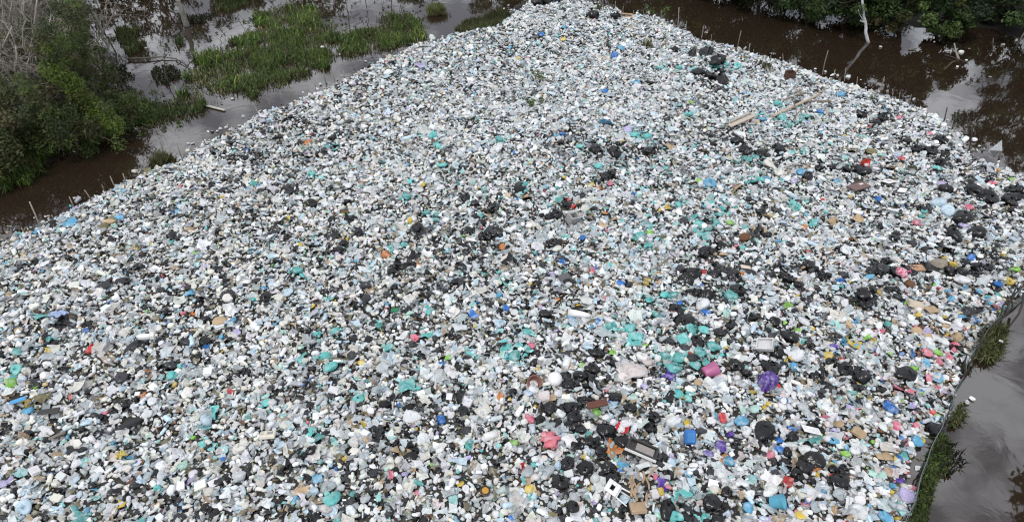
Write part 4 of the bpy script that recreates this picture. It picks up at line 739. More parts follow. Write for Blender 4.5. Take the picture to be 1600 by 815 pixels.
# ------------------------------------------------------------------ stakes
def stakes(s, n0): return [tuple(map(float, q.split())) for q in s.split(';')]
LEFT = stakes('7 378 0 366;38 364 33 355;62 352 46 315;85 342 81 335;116 325 108 307;143 316 132 297;165 304 159 288;182 296 172 275;201 292 192 271;217 275 215 268;240 267 238 257;261 254 250 221;285 250 276 223;324 229 315 209;341 220 336 206;360 200 357 194;410 191 396 161;427 179 416 150;445 174 437 141;460 164 449 131;483 155 481 140;496 152 491 125;513 147 505 108;526 140 519 114;539 129 536 109;551 120 548 103;631 87 629 74;654 76 652 60;666 67 665 56;671 64 668 48', 0)
RIGHT = stakes('916 10 915 3;936 12 936 0;942 11 943 -4;962 18 962 2;974 20 974 10;990 26 990 16;1005 30 1005 17;1034 33 1034 15;1043 36 1043 30;1052 42 1052 34;1059 44 1061 12;1072 49 1073 33;1096 59 1099 41;1111 64 1112 54;1152 75 1158 48;1169 83 1172 68;1178 86 1178 77;1194 91 1194 85;1205 94 1204 87;1223 97 1223 84;1238 102 1238 93;1285 116 1294 79;1303 120 1305 109;1319 127 1322 106;1338 133 1340 120;1376 142 1382 120;1395 149 1395 139;1405 154 1406 145;1421 163 1424 148;1460 192 1464 175;1472 200 1480 168;1515 232 1520 200', 0)
for side, lst, where in ((0, LEFT, 'stake along the grass side channel'), (1, RIGHT, 'stake along the dark tree side channel')):
    for i, (a, b_, c, d) in enumerate(lst):
        q, t_ = stand(a, b_, c, d); dlt = t_ - q; bow = np.array([R.uniform(-.03, .03), R.uniform(-.03, .03), 0]); hh = dlt[2]
        w = .019 + .008 * min(hh, 1.4)
        me = MB().tube([[-.1 * dlt[0], 0, -.4], [0, 0, 0], dlt * .5 + bow, dlt], [w * 1.1, w, w * .9, w * .75], 6).mesh('stake', M_BARK, True)
        dark = (side and i > 28)
        lab = f"{ORD[i]} {where}, counted from {'the muddy bank' if not side else 'the far tip'}"
        o = put('stake', me, q, label=lab, cat='stake', group='stakes along the grass side edge' if not side else 'stakes along the tree side edge', color=(.06, .05, .045) if dark else tuple(np.array([.34, .30, .25]) * R.uniform(.55, 1.15)))
        if i in (3, 20): pass

# ------------------------------------------------------------------ leaves and grass
def leaves(cen, rad, n, size, seed, base, var=.35, squash=.8, shape=None):
    """n leaf faces in clumps: cen (k x 3), rad (k)"""
    g = np.random.default_rng(seed); k = len(cen); w = rad ** 2 / (rad ** 2).sum()
    i = g.choice(k, n, p=w); d = g.normal(size=(n, 3)); d /= np.linalg.norm(d, axis=1)[:, None]
    rr_ = g.random(n) ** .45; P = cen[i] + d * (rr_ * rad[i])[:, None] * [1, 1, squash]
    nrm = d * .6 + g.normal(0, .6, (n, 3)) + [0, 0, .7]; nrm /= np.linalg.norm(nrm, axis=1)[:, None]
    a = np.cross(nrm, g.normal(size=(n, 3))); a /= np.linalg.norm(a, axis=1)[:, None]; b_ = np.cross(nrm, a)
    L_ = size * g.uniform(.6, 1.35, n)[:, None]; W_ = L_ * g.uniform(.3, .5, n)[:, None]
    V = np.stack([P - a * L_ * .5, P + b_ * W_ * .5 - nrm * L_ * .08, P + a * L_ * .5, P - b_ * W_ * .5 - nrm * L_ * .08], 1).reshape(-1, 3)
    F = np.arange(4 * n).reshape(n, 4)
    tone = g.normal(0, var, k)[i] * .6 + g.normal(0, var * .6, n)
    base = np.asarray(base); pickb = g.integers(0, len(base), k)[i] if base.ndim > 1 else None
    c = (base[pickb] if base.ndim > 1 else np.tile(base, (n, 1))) * np.exp(tone)[:, None]
    return V, F, np.repeat(np.clip(c, 0, .5), 4, 0)
def limb(m, a, b_, r0, r1, seed, bend=.15, n=6, seg=7):
    g = np.random.default_rng(seed); t = np.linspace(0, 1, seg)[:, None]; a, b_ = np.asarray(a, float), np.asarray(b_, float); l = np.linalg.norm(b_ - a)
    P = a + (b_ - a) * t; off = g.normal(0, 1, 3) * bend * l * np.sin(t * np.pi) + g.normal(0, .02 * l, (seg, 3)) * (t > 0) * (t < 1)
    P = P + off; m.tube(P, np.linspace(r0, r1, seg), n, cap=True); return P
DKG = [(.026, .048, .012), (.036, .066, .016), (.020, .038, .012), (.050, .080, .020)]
OLV = [(.052, .062, .018), (.066, .078, .020), (.036, .048, .014), (.085, .076, .032)]
def tree(name, base, h, wide, seed, cols, lab, cat='tree', group=None, nl=9000, lsize=.16, low=.12, lean=(0, 0), nlimb=7, squash=.75):
    g = np.random.default_rng(seed)
    root = put(name, None, base, label=lab, cat=cat, group=group); root.empty_display_size = .3
    m = MB(); top = np.array([lean[0], lean[1], h * .72]); cen, rad = [], []
    limb(m, (0, 0, -.3), top, .05 + .018 * h, .03, seed, .06, 8)
    for k in range(nlimb):
        t = g.uniform(.15, .95); a = np.array([0, 0, 0]) + top * t; an = k * 2.4 + g.uniform(-.4, .4); q = g.uniform(.5, 1) * wide * .55
        e = np.array([lean[0] * t + q * math.cos(an), lean[1] * t + q * math.sin(an), h * g.uniform(low + .1, .9)])
        P = limb(m, a, e, .03 + .008 * h, .015, seed + 10 + k, .12, 6)
        for j in (3, 5, 6):
            e2 = P[j] + g.normal(0, .16, 3) * wide; e2[2] = max(e2[2], low * h); limb(m, P[j], e2, .018, .007, seed + 50 + k * 4 + j, .15, 4, 5); cen.append(e2); rad.append(wide * g.uniform(.08, .15))
        cen.append(e); rad.append(wide * g.uniform(.10, .18))
    nc = 26
    for k in range(nc):
        d = g.normal(size=3); d /= np.linalg.norm(d); d *= g.uniform(.55, 1.02)
        c = np.array([lean[0] * .8, lean[1] * .8, h * (low + 1) / 2]) + d * [wide * .5, wide * .5, h * (1 - low) * .5]
        cen.append(c); rad.append(wide * g.uniform(.07, .16))
    put('trunk', m.mesh('trunk', M_BARK, True), parent=root, color=(.11, .09, .07))
    V, F, c = leaves(np.array(cen), np.array(rad), int(nl * .72), lsize * 1.14, seed + 3, cols, squash=squash)
    put('crown', raw('crown', V, F, M_LEAF, c, False), parent=root, color=(1, 1, 1))
    return root
def foot(u, v, hf=None):
    p = at(u, v, 0)
    return p
RT = 'dark trees on the far bank'
for k, (u, v, h, w, nl, lab) in enumerate([
    (1185, 8, 4.2, 5.2, 13000, 'dark bushy tree overhanging the channel nearest the far tip of the raft'),
    (1258, 26, 4.8, 4.6, 13000, 'dark bushy tree second along the channel from the far tip'),
    (1312, 36, 4.8, 4.4, 13000, 'dark drooping tree on the far tip side of the bleached trunk'),
    (1398, 48, 5.2, 4.6, 15000, 'brighter green bushy tree close beside the bleached trunk'),
    (1458, 54, 3.5, 3.6, 11000, 'low rounded green tree overhanging the water beside the dark gap'),
    (1634, 72, 7.0, 5.0, 15000, 'tall dark green tree past the dark gap, leaning over driftwood'),
    (1690, 110, 5.5, 5.0, 7000, 'dark tree just past the last tall tree on the bank'),
    (1108, -26, 5.6, 6, 9000, 'dark tree behind the far tip, first beyond the overhanging ones'), (1030, -52, 6.4, 6.5, 9000, 'dark tree behind the far tip, second beyond the overhanging ones'),
    (945, -66, 7.2, 7, 9000, 'dark tree behind the far tip, straight beyond the cardboard'), (855, -80, 7.0, 7, 9000, 'dark tree behind the far tip, beyond the black bag pile'), (770, -88, 6.4, 6, 9000, 'dark tree beyond the broad grass clump on the raft edge'), (1352, 40, 3.6, 4.2, 9000, 'dark low tree filling the bank right behind the bleached trunk'), (1128, -2, 4.0, 4.6, 8000, 'dark bushy tree on the bank opposite the first teal bags'), (1535, 34, 2.4, 3.0, 5000, 'low dark bush in the gap before the tall leaning tree')]):
    cols = OLV + DKG if k in (3, 4) else DKG
    if k == 4: cols = DKG + [(.035, .055, .014)]
    tree('bank_tree', at(u, v, 0) , h, w, 1000 + 37 * k, cols, lab, 'tree', RT, nl, .22 if k < 7 else .26, low=.03 if k < 7 else .08, lean=((0, -1.0) if k < 6 else (0, 0)))
for k, (u, v, h, w) in enumerate([(1230, -30, 5.5, 6), (1345, -16, 6, 6), (1440, -25, 3.0, 6), (1525, 10, 2.6, 3.6), (1600, -5, 6.5, 6), (1140, -62, 5, 6), (640, -70, 4.4, 5), (560, -92, 1.6, 4), (475, -62, 4.6, 4.5), (350, -60, 4.4, 5), (240, -50, 6.2, 5), (150, -45, 7, 6), (1740, 20, 7, 7)]):
    tree('back_tree', at(u, v, 0), h, w, 2000 + 41 * k, DKG, f"dark tree in the back row, {ORD[k]} one counted along the bank", 'tree', 'trees in the back row of the far bank', 3200, .32, low=.05)
# tree whose reflection shows in the open water beside the net
P0 = at(1592, 800, 0); dr = P0[:2] / np.linalg.norm(P0[:2]); tp = P0[:2] + dr * (6.4 / (CAMH / np.linalg.norm(P0[:2])))
tree('water_tree', (tp[0] + 2.3, tp[1] - 1.0, 0), 7.4, 3.6, 3101, OLV, 'slender tree standing in the open water beyond the net, mirrored there', 'tree', None, 2600, .3, low=.62, lean=(-1.2, .6), nlimb=5)

# pale bare trunks
def bare_trunk(u0, v0, u1, v1, r, col, lab, twigs=5, seed=1, stub=None, bend=.05):
    q, t_ = stand(u0, v0, u1, v1); g = np.random.default_rng(seed); d = t_ - q; e = d * 1.0
    root = put('bare_trunk', None, q, label=lab, cat='tree trunk', group='bare trunks standing in the water'); root.empty_display_size = .3
    m = MB(); P = limb(m, -d * .05, e, r, r * .62, seed, bend, 8, 9); put('trunk', m.mesh('trunk', M_BARK, True), parent=root, color=col)
    e2 = e + d * g.uniform(.5, .9) + g.normal(0, .3, 3)
    m = MB(); limb(m, e * .995, e2, r * .6, r * .25, seed + 1, .06, 6); put('limb', m.mesh('limb', M_BARK, True), parent=root, color=col)
    for k in range(twigs):
        a = P[g.integers(4, 9)] if k % 2 else e + (e2 - e) * g.uniform(.2, 1); b_ = a + np.array([g.normal(0, .6), g.normal(0, .5), g.uniform(.2, .9)])
        m = MB(); limb(m, a, b_, r * .3, .008, seed + 9 + k, .15, 4); put('twig', m.mesh('twig', M_BARK, True), parent=root, color=col)
    if stub:
        m = MB(); limb(m, P[stub], P[stub] + [-.35, -.1, .12], r * .75, r * .5, seed + 30, .02, 7); put('stub', m.mesh('stub', M_BARK, True), parent=root, color=col)
    return root
bare_trunk(1357, 66, 1347, -2, .095, (.56, .58, .60), 'bleached white trunk with a broken stub standing before the dark trees', 2, 41, stub=4, bend=.02)
bare_trunk(292, 41, 278, -3, .19, (.24, .23, .21), 'thick pale grey trunk standing in the shallow water', 3, 42)
bare_trunk(169, 89, 141, -2, .075, (.33, .32, .29), 'slender pale trunk leaning over the water by the dead tangle', 3, 43)
bare_trunk(163, 52, 149, -2, .05, (.27, .26, .23), 'thin pale trunk close behind the leaning slender one', 3, 44)
bare_trunk(134, 72, 119, -2, .06, (.28, .27, .24), 'bent thin trunk between the dead tangle and the slender trunks', 2, 45, bend=.12)
for k, (u, v, t_) in enumerate([(214, 46, 14), (190, 24, -6), (545, 20, -16), (573, 40, -8), (398, 12, -10), (470, -6, -36), (610, -10, -44), (330, 10, -28), (360, -4, -40), (430, 62, 34), (470, 48, 14), (388, 84, 58), (350, 96, 72), (602, 44, 18), (632, 38, 14), (262, 128, 96)]):
    bare_trunk(u, v, u - 5, t_, .035, (.12, .11, .09), f"thin dark sapling in the flooded grass, {ORD[k]} of those standing apart", 3, 60 + k)

# dead tangle, vines and shrubs on the near bank
def dead_tree(u, v, h, spread_, n, seed, lab):
    g = np.random.default_rng(seed); b0 = at(u, v, .3)
    root = put('dead_tree', None, b0, label=lab, cat='dead tree', group='dead trees on the muddy bank'); root.empty_display_size = .3
    m = MB(); tw = MB(); tips = []
    for k in range(5):
        e = np.array([g.normal(0, spread_ * .35), g.normal(0, spread_ * .3), h * g.uniform(.6, 1)]); P = limb(m, (g.normal(0, .2), g.normal(0, .2), -.3), e, .06, .022, seed + k, .15, 6, 8); tips += [P[i] for i in (3, 4, 5, 6, 7)]
    nb = []
    for k in range(n):
        a = tips[g.integers(len(tips))] if k < n * .4 or not nb else nb[g.integers(len(nb))]
        e = a + g.normal(0, 1, 3) * [spread_ * .26, spread_ * .26, h * .13] + [0, 0, g.uniform(-.1, .35)]; e[2] = max(e[2], .2)
        P = limb(tw, a, e, .016 if k < n * .4 else .010, .005, seed + 100 + k, .16, 3, 5); nb += [P[2], P[4]]
    put('trunk', m.mesh('trunk', M_BARK, True), parent=root, color=(.34, .31, .275)); put('twigs', tw.mesh('twigs', M_BARK, True), parent=root, color=(.33, .30, .26))
for k, a in enumerate([(15, 150, 5.0, 3.2, 300), (60, 120, 5.5, 3.2, 300), (100, 95, 6, 3.0, 280), (-30, 190, 4.5, 3, 200), (45, 60, 6, 4, 260), (52, 190, 3.4, 2.2, 160), (95, 80, 6.5, 3.4, 320), (35, 100, 6.0, 3.6, 320), (75, 165, 4.6, 2.8, 240), (118, 60, 6.5, 2.6, 220)]):
    dead_tree(*a, 5000 + 500 * k, ['grey dead tree tangle low over the muddy bank', 'grey dead tree tangle above the bright vine', 'tall dead tree tangle beside the bent thin trunk', 'dead tree tangle nearest the net of stakes', 'brown dead tree tangle farthest up the bank', 'small dead tree with forked pale stems over the shrubs', 'brown twiggy dead tree standing in the tall thicket', 'broad twiggy dead tree over the low dead tangle', 'twiggy dead tree poking out above the vine ridge', 'slim twiggy dead tree next to the bent thin trunk'][k])
VIN = [(.044, .068, .013), (.06, .09, .015), (.032, .050, .012), (.06, .062, .022)]
for k, (u, v, h, w, nl, cols, ls, lab) in enumerate([
    (58, 228, 2.2, 3.4, 9000, OLV, .15, 'olive leafy shrub low on the muddy bank'), (120, 225, 2.0, 3.0, 8000, VIN, .12, 'green leafy shrub overhanging the channel corner'), (88, 150, 3.6, 3.2, 9000, OLV, .12, 'tall vine covered shrub below the dead tangle'),
    (125, 105, 4.6, 2.8, 9000, DKG, .11, 'tall dark creeper covered tree beside the bent trunk'), (148, 178, 2.0, 2.8, 7000, VIN, .12, 'bright green vine draped shrub sloping to the water'), (180, 190, 1.1, 2.4, 6000, VIN, .11, 'low green shrub at the end of the vine slope'),
    (10, 235, 1.9, 3.4, 7000, DKG, .15, 'dark shrub at the edge of the muddy bank'), (-25, 275, 1.5, 3.2, 6000, OLV, .15, 'dark olive shrub by the first stake'), (30, 190, 3.0, 3.0, 6000, DKG, .13, 'dark shrub underneath the forked dead tree'), (75, 60, 5.5, 4.2, 8000, OLV, .13, 'tall brown green thicket behind the dead tangle'), (20, 90, 5.0, 4.0, 7000, OLV, .13, 'tall thicket behind the low dead tree')]):
    tree('vine_shrub', at(u, v, .25), h, w, 7000 + 53 * k, cols, lab, 'shrub', 'shrubs on the muddy bank', int(nl * .85), ls, low=0.0, nlimb=6, squash=1.0)
for k, (u, v, h, w, nl) in enumerate([(62, 20, 7.5, 4.5, 5000), (112, 18, 8.0, 4.0, 4500), (8, 40, 7.0, 4.5, 4500)]):
    tree('bank_thicket', at(u, v, .3), h, w, 7800 + 61 * k, [(.075, .066, .038), (.055, .054, .026), (.045, .05, .018), (.09, .08, .055)], ('tall dark thicket filling the top behind the vine slope', 'tall dark thicket beside the bent thin trunk', 'tall dark thicket behind the low dead tangle, farthest out')[k], 'thicket', 'thickets at the back of the muddy bank', nl, .13, low=.0, nlimb=6, squash=1.0)
for k, (u0, v0, u1, v1) in enumerate([(28, 140, 14, -3), (44, 165, 38, -3), (70, 150, 58, -3), (88, 140, 92, -3), (104, 120, 96, -3), (2, 190, 20, 40), (50, 200, 24, 70), (58, 190, 46, 90)]):
    bare_trunk(u0, v0, u1, v1, .05, (.36, .34, .30), f"thin pale trunk among the dead tangle on the bank, {ORD[k]} counted", 5, 140 + k, bend=.07)
for k, pts in enumerate([[(92, 10, 5.5), (97, 60, 3.8), (100, 110, 2.2), (108, 150, .9)], [(112, 5, 6.2), (114, 60, 4.2), (118, 110, 2.2), (122, 150, .8)], [(128, 10, 5.5), (128, 70, 3.2), (132, 120, 1.3)], [(72, 40, 5.2), (80, 90, 3.6), (86, 130, 2.3)], [(40, 130, 3.6), (52, 170, 2.2), (60, 205, 1.0)]]):
    P = np.array([at(*q) for q in pts]); t_ = np.linspace(0, len(P) - 1, 16); Q = np.stack([np.interp(t_, np.arange(len(P)), P[:, j]) for j in range(3)], 1); Q += np.random.default_rng(k).normal(0, .12, Q.shape)
    b0 = Q[0].copy(); rt = put('hanging_vine', None, b0, label=f"green creeper hanging on the bank trees, {('longest one', 'one beside the bent trunk', 'one nearest the flooded shallows', 'one above the vine ridge', 'one over the forked dead tree')[k]}", cat='vine', group='creepers hanging on the bank trees'); rt.empty_display_size = .2
    V, F, c = leaves(Q, np.full(16, .34), 2200, .12, 300 + k, VIN); put('foliage', raw('foliage', V - b0, F, M_LEAF, c, False), parent=rt)
    mm = MB(); mm.tube(Q - b0, .02, 4); put('stem', mm.mesh('stem', M_BARK, True), parent=rt, color=(.1, .08, .05))
# the bright vine running down the slope
m = []
g = np.random.default_rng(5)
line = [(78, 108, 2.6), (92, 118, 2.4), (107, 124, 2.2), (116, 138, 1.8), (128, 150, 1.4), (142, 162, 1.0), (158, 175, .7), (172, 190, .4), (182, 202, .25)]
cen = []
for (u, v, z) in line: cen.append(at(u, v, z + .55))
cen = np.array(cen); fine = np.concatenate([cen[:-1] + (cen[1:] - cen[:-1]) * t for t in (0, .25, .5, .75)])
V, F, c = leaves(fine, np.full(len(fine), .46), 8000, .12, 9, [(.095, .145, .018), (.08, .12, .018), (.11, .13, .03)])
b0 = cen[4].copy(); rt = put('vine', None, b0, label='bright green vine draped in a ridge down the slope to the water', cat='vine'); rt.empty_display_size = .3
put('foliage', raw('foliage', V - b0, F, M_LEAF, c, False), parent=rt)
mm = MB(); mm.tube(cen - b0 - [0, 0, .2], .03, 6); put('stem', mm.mesh('stem', M_BARK, True), parent=rt, color=(.1, .08, .05))

def blades(P, ln, seed, base, lean=.5, wide=.018, var=.35):
    """grass blades at points P (n x 3) of length ln (n)"""
    g = np.random.default_rng(seed); n = len(P); an = g.uniform(0, 6.283, n); le = np.abs(g.normal(0, lean, n)); D = np.column_stack([np.cos(an), np.sin(an), np.zeros(n)]); side = np.column_stack([-np.sin(an), np.cos(an), np.zeros(n)])
    l_ = ln[:, None]; mid = P + D * (l_ * .35 * np.sin(le)[:, None]) + np.array([0, 0, 1]) * l_ * .5; tip = P + D * (l_ * np.sin(le * 1.3).clip(0, 1)[:, None]) + np.array([0, 0, 1]) * l_ * np.cos(le * 1.3).clip(.1, 1)[:, None]
    w = side * (wide * g.uniform(.6, 1.4, n))[:, None]
    V = np.stack([P - w, P + w, mid + w * .8, mid - w * .8, tip], 1).reshape(-1, 3); o = np.arange(n)[:, None] * 5
    Q = np.concatenate([o + [0, 1, 2, 3]]); T = o + [3, 2, 4]
    base = np.asarray(base); c = base[g.integers(0, len(base), n)] * np.exp(g.normal(0, var, n))[:, None]
    return V, Q, T, np.repeat(np.clip(c, 0, .5), 5, 0)
GRN = [(.052, .092, .017), (.070, .120, .024), (.036, .066, .014), (.078, .092, .030)]
DRY = [(.065, .068, .024), (.045, .056, .016), (.10, .09, .045)]
def grass(name, polys, dens, ln, seed, cols, lab, lean=.5, wide=.02, z=.02, hole=.25, hf=None, clump=2.4, edge=.8, hseed=None):
    g = np.random.default_rng(seed); allP = []
    for pl in polys:
        A = np.array([at(u, v)[:2] for u, v in pl]); lo, hi = A.min(0), A.max(0); n = int(np.prod(hi - lo) * dens)
        P = lo + g.random((n, 2)) * (hi - lo); d = sdist(P, A); nz = snoise(np.column_stack([P, np.zeros(n)]), hseed or seed, clump, 3)
        k = (d + edge * nz - .5 * edge > 0) & (nz > -1 + hole * 2 + g.normal(0, .25, n) - np.clip(d, 0, 1) * .3); allP.append(P[k])
    P = np.concatenate(allP); zz = np.full(len(P), z) if hf is None else hf(P)
    P = np.column_stack([P, zz]); nz = snoise(P, seed + 1, 1.3, 2); l_ = ln * (1 + .45 * nz) * g.uniform(.5, 1.3, len(P))
    V, Q, T, c = blades(P, l_, seed + 2, cols, lean, wide); c = c * np.repeat(np.exp(.35 * snoise(P, seed + 5, .9, 2)), 5)[:, None]
    return put(name, raw(name, V, [Q, T], M_GRASS, c, False), label=lab, kind='stuff')
BANDS = [[(120, 240), (108, 205), (150, 165), (200, 140), (232, 146), (242, 162), (280, 150), (310, 145), (325, 160), (318, 172), (300, 190), (245, 199), (165, 215)],
         [(302, 130), (298, 100), (320, 85), (345, 72), (398, 54), (402, 26), (450, 8), (502, 14), (526, 48), (524, 92), (508, 110), (440, 132), (400, 152), (350, 155), (322, 142)],
         [(522, 88), (536, 60), (572, 44), (600, 28), (642, 24), (670, 42), (666, 66), (620, 78), (560, 90)]]
BAND = [(110, 242), (100, 200), (150, 165), (215, 148), (285, 134), (298, 100), (330, 80), (395, 55), (404, 28), (450, 10), (500, 16), (525, 50), (560, 46), (600, 29), (640, 25), (670, 42), (664, 66), (620, 77), (560, 88), (525, 92), (505, 109), (440, 130), (400, 149), (335, 160), (322, 174), (300, 192), (240, 200), (165, 216)]
grass('floating_grass', BANDS, 330, .28, 31, GRN, 'ragged patches of green grass floating in the shallow water along the channel', lean=1.0, hole=.64, wide=.024, edge=.6, clump=2.9, hseed=7)
grass('tall_grass', BANDS, 90, .48, 32, [(.09, .15, .026), (.12, .18, .035), (.09, .095, .04)], 'taller pale green grass clumps standing up out of the floating patches', lean=.9, hole=.66, wide=.022, edge=.6, clump=2.9, hseed=7)
grass('dead_grass', BANDS, 110, .24, 33, DRY + [(.16, .14, .08)], 'flattened dead grass and roots between the green clumps', lean=1.5, hole=.54, wide=.02, edge=.4, clump=2.6, hseed=7)
def carpet(name, pl, dens, size, seed, cols, lab, thr=0.0, fq=2.0):
    A = np.array([at(u, v)[:2] for u, v in pl]); g = np.random.default_rng(seed); lo, hi = A.min(0), A.max(0); P = lo + g.random((int(np.prod(hi - lo) * dens), 2)) * (hi - lo)
    d = sdist(P, A); P = np.column_stack([P, np.full(len(P), .04)]); nz = snoise(P, seed, fq, 3); P = P[(d + .9 * nz > 0) & (nz + g.normal(0, .3, len(P)) > thr)]
    V, F, c = leaves(P, np.full(len(P), .14), len(P) * 3, size, seed + 1, cols, squash=.4); V[:, 2] = np.maximum(V[:, 2], .012)
    put(name, raw(name, V, F, M_LEAF, c, False), label=lab, kind='stuff')
carpet('water_plants', BAND, 26, .13, 91, [(.06, .11, .02), (.085, .14, .03), (.045, .08, .018), (.10, .11, .04)], 'broad leaved water plants mixed into the floating grass', .1)
carpet('water_plants', [(100, 245), (120, 130), (240, 95), (300, 60), (400, 0), (520, -10), (680, 20), (660, 80), (500, 115), (330, 180), (160, 225)], 7, .15, 92, [(.030, .045, .014), (.045, .05, .02)], 'sparse dark water plants spread over the flooded shallows', .12)
grass('floating_grass', [[(165, 70), (190, 46), (235, 42), (226, 74), (192, 92)], [(246, 68), (300, 60), (306, 76), (262, 84)], [(335, 3), (390, -2), (402, 14), (350, 20)]], 260, .34, 34, DRY + GRN, 'dark grass tufts scattered in the flooded shallows', hole=.2)
grass('floating_weed', [[(398, 12), (436, 14), (438, 34), (402, 34)], [(230, 100), (275, 95), (285, 140), (235, 145)], [(255, 30), (330, 20), (335, 45), (300, 55)], [(560, 18), (580, 18), (582, 30), (562, 30)], [(150, 90), (210, 100), (225, 150), (160, 150)]], 90, .22, 35, [(.018, .022, .010), (.026, .028, .012)], 'sparse dark water weed in the flooded shallows', lean=1.0, wide=.05, hole=.45)
grass('grass_island', [[(660, 20), (672, 14), (690, 16), (697, 22), (685, 27), (668, 27)]], 1500, .45, 36, DRY + GRN[:1], 'round olive grass island on a thin stalk of roots', lean=.8, hole=0, edge=.25)
grass('edge_grass', [[(700, 56), (715, 42), (735, 34), (760, 28), (792, 24), (797, 52), (775, 62), (740, 58)]], 900, .55, 37, DRY + GRN[2:3], 'broad dark olive grass clump on the raft edge', lean=.6, hole=.1, wide=.022, edge=.35)
grass('edge_grass', [[(568, 114), (580, 106), (594, 104), (598, 112), (580, 118)], [(240, 262), (262, 250), (282, 248), (280, 256), (250, 270)], [(195, 292), (215, 282), (215, 288), (198, 298)], [(1095, 62), (1112, 66), (1112, 76), (1098, 74)]], 900, .3, 38, DRY, 'dry olive grass fringe along the raft edge', hole=.1)
grass('raft_grass', [[(1180, 108), (1208, 106), (1212, 122), (1185, 124)], [(930, 20), (945, 20), (947, 36), (932, 36)], [(1000, 74), (1018, 74), (1018, 86), (1002, 86)]], 260, .3, 39, DRY + [(.2, .17, .11)], 'thin dry grass growing through the far litter', hole=.1, hf=lambda P: raft_h(P) + .1)
grass('bank_grass', [[(30, 262), (60, 240), (85, 250), (80, 285), (45, 290)], [(90, 245), (150, 205), (175, 205), (150, 225), (100, 255)], [(-20, 300), (10, 270), (30, 290), (10, 300)]], 420, .7, 40, VIN + GRN[:2], 'long grass hanging over the muddy bank', lean=.8, hole=.1, hf=lambda P: lbank_h(P).clip(.02, 2))
grass('net_grass', [[(1523, 560), (1535, 535), (1548, 515), (1562, 512), (1570, 530), (1556, 558), (1540, 568)]], 1500, .24, 41, DRY + [(.04, .06, .014)], 'dark olive grass tuft outside the net', lean=.9, hole=0, edge=.12)
grass('net_grass', [[(1478, 668), (1488, 645), (1496, 628), (1508, 634), (1508, 656), (1494, 672)]], 1500, .2, 42, DRY + [(.035, .05, .014)], 'olive grass tuft outside the net, lower along the edge', lean=.9, hole=0, edge=.12)
grass('net_grass', [[(1405, 850), (1430, 770), (1445, 728), (1462, 690), (1474, 682), (1482, 704), (1478, 735), (1466, 752), (1456, 800), (1440, 850)]], 1900, .19, 43, [(.03, .05, .012), (.04, .062, .014), (.055, .085, .02), (.04, .045, .016)], 'strip of green grass growing along the outside of the net', lean=.9, hole=.0, edge=.05)
grass('net_weed', [[(1470, 700), (1490, 690), (1497, 720), (1485, 745), (1470, 740)], [(1500, 570), (1520, 580), (1520, 610), (1500, 640), (1490, 640)], [(1570, 530), (1585, 560), (1560, 580)]], 230, .22, 44, [(.022, .024, .016), (.03, .034, .016)], 'dark stringy weed trailing from the net', lean=1.3, wide=.022, hole=.2)

# ------------------------------------------------------------------ net along the near edge
NET_PX = [(1600, 466), (1562, 495), (1540, 525), (1520, 555), (1500, 595), (1487, 630), (1475, 660), (1460, 690), (1440, 740), (1425, 790), (1408, 842)]
nf = put('net_fence', None, at(1500, 595, 0), label='low net fence with rope and stakes holding the litter back', cat='fence'); nf.empty_display_size = .3
b0 = at(1500, 595, 0); T_ = []; B_ = []
path = np.array([at(u + 2, v, 0) for u, v in NET_PX]); tt = np.linspace(0, len(path) - 1, 90)
PP = np.stack([np.interp(tt, np.arange(len(path)), path[:, k]) for k in range(3)], 1); PP[:, :2] += np.column_stack([.025 * np.sin(tt * 5), .02 * np.cos(tt * 4)])
topz = .26 + .04 * np.sin(tt * 3.1) + .02 * np.sin(tt * 8.3); inw = np.array([-.06, 0, 0])
TP = PP.copy(); TP[:, 2] = topz; TP += inw
put('rope', MB().tube(TP - b0, .009, 5).mesh('rope', M_ROPE, True), parent=nf, color=(.16, .17, .17))
put('rope', MB().tube(TP - b0 + [.03, .02, -.13], .008, 5).mesh('rope', M_ROPE, True), parent=nf, color=(.05, .16, .12))
m = MB()
for k in range(0, 88, 1):
    m.tube([TP[k] - b0, (PP[k + 1] - b0) * .5 + (TP[k] - b0) * .5 + [.02, 0, 0], PP[k + 2 if k < 88 else k] - b0], .006, 3, cap=False)
    m.tube([TP[k + 1] - b0, PP[max(k - 1, 0)] - b0], .006, 3, cap=False)
o = put('netting', m.mesh('netting', M_ROPE), parent=nf, color=(.10, .13, .12))
for k, (a, b_, c, d, w) in enumerate([(1500, 597, 1511, 553, .03), (1522, 556, 1545, 505, .035), (1545, 522, 1592, 440, .03), (1562, 497, 1580, 462, .03), (1570, 490, 1600, 445, .035), (1475, 662, 1484, 640, .025), (1440, 742, 1446, 722, .025), (1510, 580, 1530, 540, .022)]):
    q, t_ = stand(a, b_, c, d); m = MB(); limb(m, q - b0 - [0, 0, .3], t_ - b0, w, w * .6, 80 + k, .05, 6); put('post', m.mesh('post', M_BARK, True), parent=nf, color=(.07, .065, .06))
# bent branch dipping into the water
A, Bq, Cq = at(1600, 458, .5), at(1592, 490, .35), at(1574, 514, 0)
put('drooping_branch', MB().tube([np.zeros(3), (Bq - A) * .6 + [0, 0, .12], Bq - A, Cq - A, (Cq - A) * 1.05 - [0, 0, .2]], [.04, .035, .03, .02, .015], 6).mesh('drooping_branch', M_BARK, True), A, label='dark bent branch drooping from the net into the water', cat='branch', color=(.06, .055, .05))

